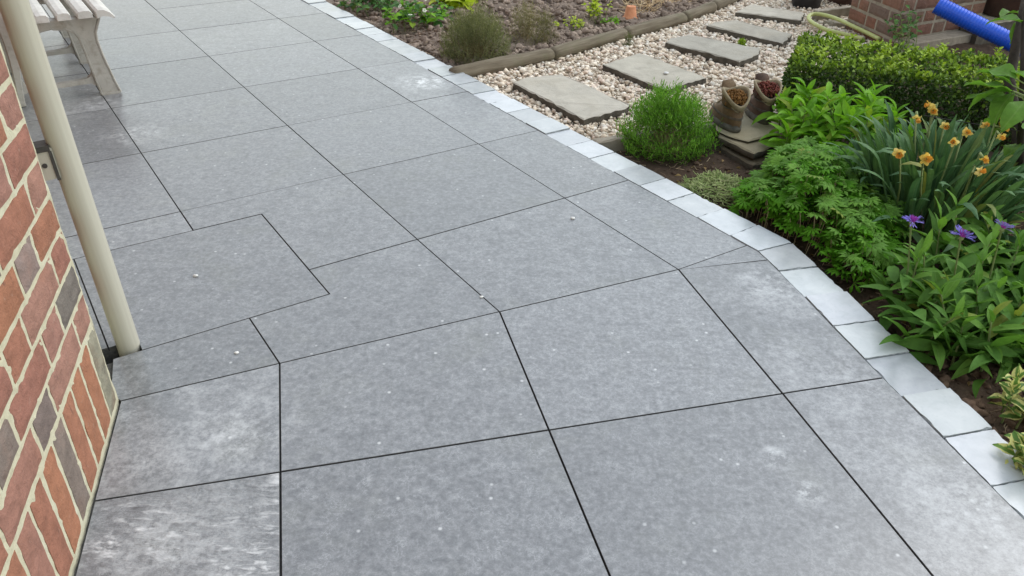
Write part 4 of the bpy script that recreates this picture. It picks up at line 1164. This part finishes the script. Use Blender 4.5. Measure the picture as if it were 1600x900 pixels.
# ---- mountain cornflower in front of them
def cornflower():
    rg = random.Random(91)
    lf = [leaf_mesh('leaf', 1, .27, M['leaf_corn'], cu, .22, 7, 1.0, .12, .05) for cu in (.2, .6, 1.0, .4)]
    poly = [(1.13, 2.00), (1.13, 1.80), (1.22, 1.71), (1.35, 1.70), (1.55, 1.80), (1.75, 2.1), (1.70, 2.32), (1.45, 2.22), (1.28, 2.20)]
    c = (1.36, 1.93); spots = []
    while len(spots) < 30:
        x, y = rg.uniform(1.08, 1.76), rg.uniform(1.68, 2.34)
        if inside(poly, x, y) and all(math.hypot(x - c[0] - a[0], y - c[1] - a[1]) > .062 for a in spots): spots.append((x - c[0], y - c[1], rg.uniform(.11, .17) + .06 * min(1, max(0, (y - 1.75) / .3))))
    e = shoots_plant('cornflower_plant', (c[0], c[1], -.05), 'broad clump of grey-green lance leaves with three violet-blue cornflowers', 'flowers', spots, lf, 10, .1, .2, -.05, 1.2, .085, .135, rg=rg, lean=.16, topfrac=.30, stemr=.004)
    V, Fc = [], []
    for k in range(420):
        sp__ = rg.choice(spots); me = rg.choice(lf); mw = lm((sp__[0] + rg.gauss(0, .03), sp__[1] + rg.gauss(0, .03), rg.uniform(.0, .13)), rg.uniform(0, 6.28), rg.uniform(.0, 1.1), rg.gauss(0, .4), rg.uniform(.09, .15))
        b = len(V); V += [mw @ v.co for v in me.vertices]; Fc += [tuple(b + q for q in f.vertices) for f in me.polygons]
    o = link('inner_leaves', mesh('inner_leaves', V, Fc, M['leaf_corn'], True, uvs=[(.6, .3)] * len(V)), e); o['kind'] = 'stuff'
    pet = []
    for k in range(3):
        V, Fc, UV = [], [], []
        for l in range(3):
            a = (l - 1) * .35; L = .019 * rg.uniform(.8, 1.05); b = len(V)
            for t, wv in ((0, .0008), (.6, .0022), (1, .0003)):
                for s in (-1, 1): V.append((.008 + L * t * math.cos(a) - s * wv * math.sin(a), (.008 + L * t) * math.sin(a) + s * wv, .004 + .008 * t + rg.gauss(0, .001))); UV.append((t, .5))
            Fc += [(b, b + 2, b + 3, b + 1), (b + 2, b + 4, b + 5, b + 3)]
        pet.append(mesh('petal', V, Fc, M['petal_blue'], False, uvs=UV))
    for (x, y, z, s) in ((1.096, 1.972, .27, 1.0), (1.195, 1.892, .27, 1.15), (1.331, 1.946, .27, 1.0)):
        q = Vector((x - c[0], y - c[1], z + .05)); mb = MB()
        for k in range(22):
            a = k * GA; r = .009 * (k / 22) ** .5; mb.tube([(r * .6 * math.cos(a), r * .6 * math.sin(a), 0), (r * 1.5 * math.cos(a), r * 1.5 * math.sin(a), .015)], [.0016, .0006], 4)
        mw = Matrix.Translation(q) @ Matrix.Rotation(rg.gauss(0, .25), 4, 'X') @ Matrix.Rotation(rg.uniform(.1, .5), 4, 'Y') @ Matrix.Scale(s, 4)
        f = link('flower', mb.mesh('flower', M['petal_violet']), e, mw=mw)
        for k in range(11): link('petal', rg.choice(pet), f, mw=Matrix.Rotation(k * 2 * PI / 11 + rg.gauss(0, .1), 4, 'Z') @ Matrix.Rotation(rg.gauss(0, .2), 4, 'Y'))
        mb = MB(); b0 = Vector((q.x * .9 + .03, q.y * .9 + .02, .02)); mb.tube([b0, (b0 + q) / 2 + Vector((.006, 0, 0)), q - Vector((0, 0, .014)), q - Vector((0, 0, .008)), q], [.003, .0025, .0025, .007, .004], 6)
        link('flower_stalk', mb.mesh('flower_stalk', M['stem'], True), e)
cornflower()

# ---- variegated shrubs at the right edge
VL = [leaf_mesh('leaf', 1, .55, M['leaf_var'], cu, .25, 6, 1.0, .1, .06) for cu in (.4, .9, -.3)]
rg = random.Random(101)
shoots_plant('variegated_shrub', (1.275, 1.525, -.05), 'upper of two yellow-edged variegated shrubs at the right edge, against the cornflower leaves', 'shrub', [(-.055, -.01, .115), (-.03, -.03, .10), (-.035, .03, .125), (0, -.03, .11), (.02, .02, .13), (.05, -.02, .12), (.03, -.06, .10)], VL, 12, .1, .13, -.1, 1.1, .042, .06, rg=rg, lean=.2, topfrac=.3)
shoots_plant('variegated_shrub', (1.19, 1.335, -.05), 'lower of two yellow-edged variegated shrubs, overhanging the kerb at the right edge', 'shrub', [(-.06, .0, .10), (-.045, -.04, .11), (-.03, .03, .12), (0, -.02, .12), (.02, .03, .13), (.05, -.02, .12), (.0, -.07, .11)], VL, 12, .1, .13, -.1, 1.1, .042, .06, rg=rg, lean=.2, topfrac=.3)

# ---- dark stems with large leaves at the right edge
BL = []
for cu in (.5, 1.0):
    mb_ = leaf_mesh('leaf', 1, .52, M['leaf_big'], cu, .16, 9, 1.0, .08, .10); BL.append(mb_)
rg = random.Random(111)
T0 = Vector((1.80, 2.70, -.05))
t = empty('young_shrub', tuple(T0), 'dark thin-stemmed young shrub with large soft green leaves at the right edge', 'shrub')
for L_, r_ in (([(1.867, 2.685, -.06), (1.785, 2.67, .2), (1.765, 2.75, .40), (1.789, 2.906, .58), (1.841, 3.078, .75)], [.015, .013, .012, .011, .008]),
               ([(1.926, 2.775, -.06), (1.893, 2.90, .2), (1.852, 2.985, .36), (1.858, 3.03, .48), (1.885, 3.10, .58), (1.99, 3.32, .72)], [.020, .019, .019, .018, .016, .012])):
    mb = MB(); mb.tube([Vector(q) - T0 for q in L_], r_, 9); link('stem', mb.mesh('stem', M['bark'], True), t)
for (a, q, el, s, ro) in (((1.70, 2.70, .40), (1.578, 2.822, .40), .2, .155, .2), ((1.72, 2.74, .44), (1.659, 2.842, .46), .3, .13, -.4), ((1.70, 2.70, .41), (1.642, 2.748, .34), -.25, .15, .3), ((1.73, 2.72, .36), (1.60, 2.80, .36), .15, .15, -.2),
                          ((1.73, 2.70, .33), (1.70, 2.76, .27), -.4, .13, .1), ((1.75, 2.70, .28), (1.674, 2.71, .24), -.2, .11, .4), ((1.75, 2.72, .44), (1.74, 2.83, .46), .25, .12, .1), ((1.77, 2.69, .30), (1.79, 2.60, .24), -.3, .13, 0),
                          ((1.74, 2.68, .38), (1.66, 2.60, .32), -.3, .14, -.3), ((1.71, 2.73, .42), (1.62, 2.90, .45), .3, .14, .2), ((1.92, 3.19, .56), (1.85, 3.15, .56), .2, .12, .2), ((1.91, 3.12, .54), (1.86, 3.05, .50), -.2, .11, -.3),
                          ((1.80, 2.92, .58), (1.72, 2.98, .60), .3, .13, 0), ((1.78, 2.70, .22), (1.72, 2.64, .18), 0, .10, .3), ((1.72, 2.72, .40), (1.66, 2.69, .30), -.6, .14, .2)):
    A = Vector(a) - T0; d = Vector(q) - Vector(a)
    link('leaf', rg.choice(BL), t, mw=lm(A, math.atan2(d.y, d.x), el, ro, s))
    mb = MB(); b0 = Vector((1.78, 2.70, a[2] - .05)) - T0 if a[1] < 2.9 else Vector((1.80, 2.93, a[2] - .02)) - T0 if a[1] < 3 else Vector((1.88, 3.08, a[2] - .04)) - T0
    mb.tube([b0, (b0 + A) / 2 + Vector((0, 0, .012)), A], .0024, 5); link('leaf_stalk', mb.mesh('leaf_stalk', M['stem']), t)
# thin wire strung to it
mb = MB(); mb.tube([(1.47, 2.79, .285), (1.60, 2.74, .28), (1.775, 2.69, .27)], .0016, 6)
props(link('support_wire', mb.mesh('support_wire', M['dark_metal'])), 'thin dark support wire above the daffodils tied to the young shrub', 'wire')

# ---- straw under the shrub, clippings by the kerb, twigs
def straws(name, n, box, cond, z, L, cols, seed, r=.0012, mat='straw', el=.15):
    rg = np.random.default_rng(seed); V, Fc, C_ = [], [], []
    k = 0
    while k < n:
        x, y = rg.uniform(box[0], box[1]), rg.uniform(box[2], box[3])
        if not cond(x, y): continue
        k += 1; a = rg.uniform(0, 6.28); e_ = rg.normal(0, el); l = L * rg.uniform(.5, 1.4); zz = z(x, y) + rg.uniform(.002, .012)
        p0 = np.array([x, y, zz]); d = np.array([math.cos(a) * math.cos(e_), math.sin(a) * math.cos(e_), abs(math.sin(e_))]); s = np.array([-math.sin(a), math.cos(a), 0]) * r; u = np.array([0, 0, r])
        b = len(V); c_ = np.array(cols[rg.integers(len(cols))]) * rg.uniform(.7, 1.25); bend = rg.normal(0, .12) * l
        for t_ in (0, .5, 1):
            q = p0 + d * l * t_ + np.array([-math.sin(a), math.cos(a), 0]) * bend * math.sin(PI * t_); V += [q - s, q + u, q + s]; C_ += [c_] * 3
        for i in (0, 3):
            for m in (0, 1): Fc.append((b + i + m, b + i + 3 + m, b + i + 4 + m, b + i + 1 + m))
    return mesh(name, V, Fc, M[mat], False, C_)
szf = lambda x, y: float(soil_z(np.array([x]), np.array([y]))[0])
e1 = (.79, 2.83)
props(link('grass_clippings', straws('grass_clippings', 900, (.66, .98, 2.66, 3.02), lambda x, y: ((x - e1[0]) / .14) ** 2 + ((y - e1[1]) / .15) ** 2 < R.uniform(.5, 1.2) and garden_dist(x, y) > .012, lambda x, y: szf(x, y) + .03 * max(0, 1 - ((x - e1[0]) / .14) ** 2 - ((y - e1[1]) / .15) ** 2), .034, [(.26, .32, .12), (.34, .38, .18), (.20, .28, .09)], 7, .0016, 'straw', .3)), kind='stuff')
props(link('dry_straw', straws('dry_straw', 700, (1.45, 2.3, 2.1, 3.0), lambda x, y: True, szf, .09, [(.24, .16, .09), (.34, .26, .15), (.14, .085, .055)], 8, .0014)), kind='stuff')
props(link('fallen_twigs', straws('fallen_twigs', 420, (-.95, 1.5, 1.2, 5.0), lambda x, y: .01 < garden_dist(x, y) < .35 and not inside(GRAVEL, x, y), szf, .035, [(.30, .22, .14), (.20, .14, .09), (.42, .34, .22)], 9, .0011)), kind='stuff')

rg_ = np.random.default_rng(77); q_ = rg_.uniform((.55, 1.15), (2.2, 3.5), (900, 2)); q_ = q_[(garden_dist(q_[:, 0], q_[:, 1]) > .02) & ~inside(GRAVEL, q_[:, 0], q_[:, 1])][:420]
q_ = np.column_stack([q_, soil_z(q_[:, 0], q_[:, 1]) + .004]); n = len(q_)
props(link('leaf_litter', tri_leaves('leaf_litter', q_, rg_.uniform(0, 6.28, n), rg_.normal(.1, .3, n), rg_.uniform(.012, .035, n), rg_.uniform(.006, .016, n), mixc(n, (.20, .13, .06), (.33, .25, .12), rg_, .3), M['fol'], .4)), kind='stuff')

# ---- back bed
SL = [leaf_mesh('leaf', 1, .66, M['leaf_dark'], cu, .2, 6, 1.0, .2, .08) for cu in (.4, .9)]
SLb = [leaf_mesh('leaf', 1, .62, M['leaf_lily'], cu, .2, 6, 1.0, .2, .08) for cu in (.4, .9)]
rg = random.Random(121)
def strawb(loc, n, rx, ry, h, label, leaves, flowers, seed, smin=.05, smax=.075):
    rg = random.Random(seed)
    e = shoots_plant('leafy_plant', loc, label, 'plant', disc_spots(n, rx, ry, rg, .95, lambda r: h * (1.1 - .5 * r)), leaves, 6, .08, .15, -.05, .7, smin, smax, rg=rg, lean=.3, topfrac=.5)
    for k in range(flowers):
        a = rg.uniform(0, 6.28); q = rg.uniform(.3, .95); V, Fc, UV = [], [], []
        for p_ in range(5):
            b = len(V); an = p_ * 2 * PI / 5
            for (r, s) in ((.002, 0), (.009, -.006), (.014, 0), (.009, .006)): V.append((r * math.cos(an) - s * math.sin(an), r * math.sin(an) + s * math.cos(an), .001)); UV.append((.5, .3))
            Fc.append((b, b + 1, b + 2, b + 3))
        link('flower', mesh('flower', V, Fc, M['petal_white'], uvs=UV), e, mw=lm((rx * q * math.cos(a), ry * q * math.sin(a), h * rg.uniform(.8, 1.15)), rg.uniform(0, 6.28), rg.uniform(-.9, .3), 0, 1.1))
    return e
strawb((-.64, 5.15, -.05), 22, .20, .20, .15, 'fresh green leafy plant with small white flowers beside the brown bush', SLb + SL, 7, 131)
strawb((-1.00, 5.55, -.05), 20, .22, .18, .12, 'dark green low leafy plant along the kerb at the top', SL, 2, 132, .05, .07)
strawb((-.42, 5.62, -.04), 12, .16, .14, .12, 'large lime green leaves behind the brown bush', [leaf_mesh('leaf', 1, .7, M['leaf_lime'], .6, .15, 6, 1.0, .2, .06)], 0, 133, .09, .13)
strawb((.50, 5.30, -.02), 13, .075, .06, .15, 'small lime yellow plant behind the second edging log', [leaf_mesh('leaf', 1, .7, M['leaf_lime'], .7, .15, 5)], 0, 134, .028, .04)
strawb((.34, 5.04, -.01), 11, .085, .05, .075, 'tiny yellow-green seedling cluster left of the lime plant', [leaf_mesh('leaf', 1, .7, M['leaf_lime'], .7, .15, 5)], 0, 135, .022, .032)
strawb((.60, 5.22, -.02), 5, .05, .04, .05, 'pale green sprouting plant between the lime plant and the terracotta pot', SLb, 0, 136, .024, .034)
strawb((2.25, 4.72, -.05), 9, .07, .05, .30, 'dark glossy sprig rising at the corner of the brick pillar', SL, 0, 137, .035, .05)
props(link('dead_stalks', straws('dead_stalks', 260, (.72, 1.25, 5.35, 5.95), lambda x, y: (y - 5.45) > (x - .78) * .9 + .02, szf, .10, [(.52, .38, .22), (.40, .28, .16), (.60, .48, .30)], 17, .0026, 'straw', .6)), kind='stuff')
# upturned terracotta pot
tp = empty('terracotta_pot', (.735, 5.40, -.03), 'small upturned terracotta flowerpot behind the edging log', 'pot')
mb = MB(); mb.lathe([(.049, 0), (.049, .022), (.042, .024), (.031, .088), (.029, .091), (.006, .091), (.006, .085)], 28); link('pot_body', mb.mesh('pot_body', M['terracotta'], True), tp)
mb = MB(); mb.lathe([(.0495, 0), (.0515, .003), (.0515, .020), (.0495, .023)], 28); link('rim', mb.mesh('rim', M['terracotta'], True), tp)

# ------------------------------------------------------------------ brick pillar, ledge, pots, hose and pipe
PA = np.array([2.235, 4.83]); ra = math.atan2(.48, .87); la = math.atan2(.97, -.20)
pil = empty('brick_pillar', (PA[0], PA[1], -.05), 'old brown brick pillar behind the hedge with a low stepped foot', 'pillar')
rd = np.array([math.cos(ra), math.sin(ra)]); ld = np.array([math.cos(la), math.sin(la)])
rn = np.array([rd[1], -rd[0]]); ln_ = np.array([-ld[1], ld[0]])
core = [tuple(rn * -.004 + ln_ * -.004), tuple(rd * .78 + rn * -.004), tuple(rd * .78 + ld * .52), tuple(ld * .52 + ln_ * -.004)]
mb = MB(); mb.prism(ccw(core), -.05, 1.1); link('mortar', mb.mesh('mortar', M['old_mortar']), pil)
OLD = [(.20, .10, .072), (.17, .09, .068), (.225, .122, .088), (.16, .112, .09), (.19, .112, .085)]
def face(dv, nv, Lmax, off, rz):
    for r in range(14):
        x = .004; k = r + off
        while x < Lmax - .05:
            L = (.098 if k % 2 else .203); L = min(L, Lmax - x - .002); k += 1
            cxy = dv * (x + L / 2) + nv * (-.002); x += L + .014
            col = R.choice(OLD)
            brick(L, .064, pil, cxy[0], .034 + .079 * r, col, cxy[1], .025, rz)
face(rd, rn, .78, 0, ra + PI)
# left face: its bricks face the path
face(ld, ln_, .52, 1, la)
mb = MB(); st1 = [tuple(rn * .10 + rd * .0), tuple(rn * .10 + rd * .95), tuple(rd * .95 - rn * .0), tuple(rn * .003 + rd * .0)]
mb.prism(ccw(st1), -.05, .075, .004); link('foot_course', mb.mesh('foot_course', M['old_mortar']), pil)
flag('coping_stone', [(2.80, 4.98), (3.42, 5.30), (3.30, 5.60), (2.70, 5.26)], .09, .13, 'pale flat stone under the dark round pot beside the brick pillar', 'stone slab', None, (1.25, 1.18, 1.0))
def pot(name, x, y, z, r0, r1, h, mat, label):
    e = empty(name, (x, y, z), label, 'pot')
    mb = MB(); mb.lathe([(0, .0), (r0 * .92, 0), (r0, .01), (r1, h), (r1 * .93, h), (r1 * .90, h * .9), (0, h * .88)], 36); link('pot_body', mb.mesh('pot_body', M[mat], True), e)
    mb = MB(); mb.lathe([(r0 + (r1 - r0) * .86, h * .86), (r1 * 1.06, h * .88), (r1 * 1.06, h * 1.01), (r1 * .96, h * 1.01), (r1 * .93, h * .95)], 36); link('rim', mb.mesh('rim', M[mat], True), e)
pot('round_pot', 3.13, 5.30, .091, .19, .27, .42, 'dark_pot', 'large dark brown glazed pot standing on the pale stone by the pillar')
pot('plastic_pot', 2.06, 5.97, -.045, .098, .13, .24, 'black_pot', 'black plastic flowerpot at the far end of the gravel path')
pot('clay_pot', 2.36, 6.12, -.045, .09, .12, .20, 'dark_pot', 'dark reddish brown clay pot left of the brick pillar at the top')
mb = MB()
flag('timber_offcut', [(1.98, 5.56), (2.00, 5.52), (2.34, 5.70), (2.32, 5.745)], .03, .09, 'weathered timber offcut lying between the hose loop and the brick pillar', 'timber', None, (1.1, 1.0, .85), .001, 'timber')
flag('timber_offcut', [(2.02, 5.44), (2.05, 5.36), (2.20, 5.34), (2.16, 5.44)], -.008, .05, 'broken brown timber piece lying inside the hose loop', 'timber', None, (.7, .55, .42), .003, 'timber')
# hose: a loop coming out of the hedge
hp = []
for k in range(25):
    a = math.radians(-60 + 300 * k / 24)
    hp.append((2.03 - .085 * math.cos(a + .2) * 1.15 + .05 * (k / 24 - .5), 5.33 + .125 * math.sin(a + .2) - .02, -.012 + .03 * math.sin(PI * k / 24)))
hp = [(2.13, 5.02, -.02), (2.03, 5.12, -.014), (1.965, 5.17, -.01), (1.925, 5.24, -.004), (1.905, 5.34, .0), (1.915, 5.44, .006), (1.955, 5.50, .012), (2.00, 5.49, .016), (2.05, 5.42, .018), (2.09, 5.32, .016), (2.125, 5.20, .012), (2.165, 5.08, .006), (2.20, 4.95, 0)]
def smooth_path(P, m=5):
    P = [Vector(q) for q in P]; out = []
    for i in range(len(P) - 1):
        p0, p1, p2, p3 = P[max(i - 1, 0)], P[i], P[i + 1], P[min(i + 2, len(P) - 1)]
        for k in range(m):
            t_ = k / m; out.append(.5 * ((2 * p1) + (p2 - p0) * t_ + (2 * p0 - 5 * p1 + 4 * p2 - p3) * t_ ** 2 + (3 * p1 - p0 - 3 * p2 + p3) * t_ ** 3))
    return out + [P[-1]]
mb = MB(); mb.tube(smooth_path(hp), .0125, 12); props(link('garden_hose', mb.mesh('garden_hose', M['hose'], True)), 'pale green garden hose looped on the gravel behind the hedge', 'hose')
# ribbed drainage pipe leaning down behind the hedge
A_, B_ = Vector((2.42, 4.815, .235)), Vector((2.80, 4.555, .085)); B_ = B_ + (B_ - A_) * .12
L = (B_ - A_).length; nr = int(L / .0045); path, rad = [], []
for k in range(nr + 1):
    path.append(A_.lerp(B_, k / nr)); rad.append(.0485 if (k % 4) in (0, 1) else .0465)
mb = MB(); mb.tube(path, rad, 28, True); dpipe = link('drain_pipe', mb.mesh('drain_pipe', M['blue'], False))
props(dpipe, 'bright blue ribbed plastic pipe leaning against the brick pillar', 'pipe')
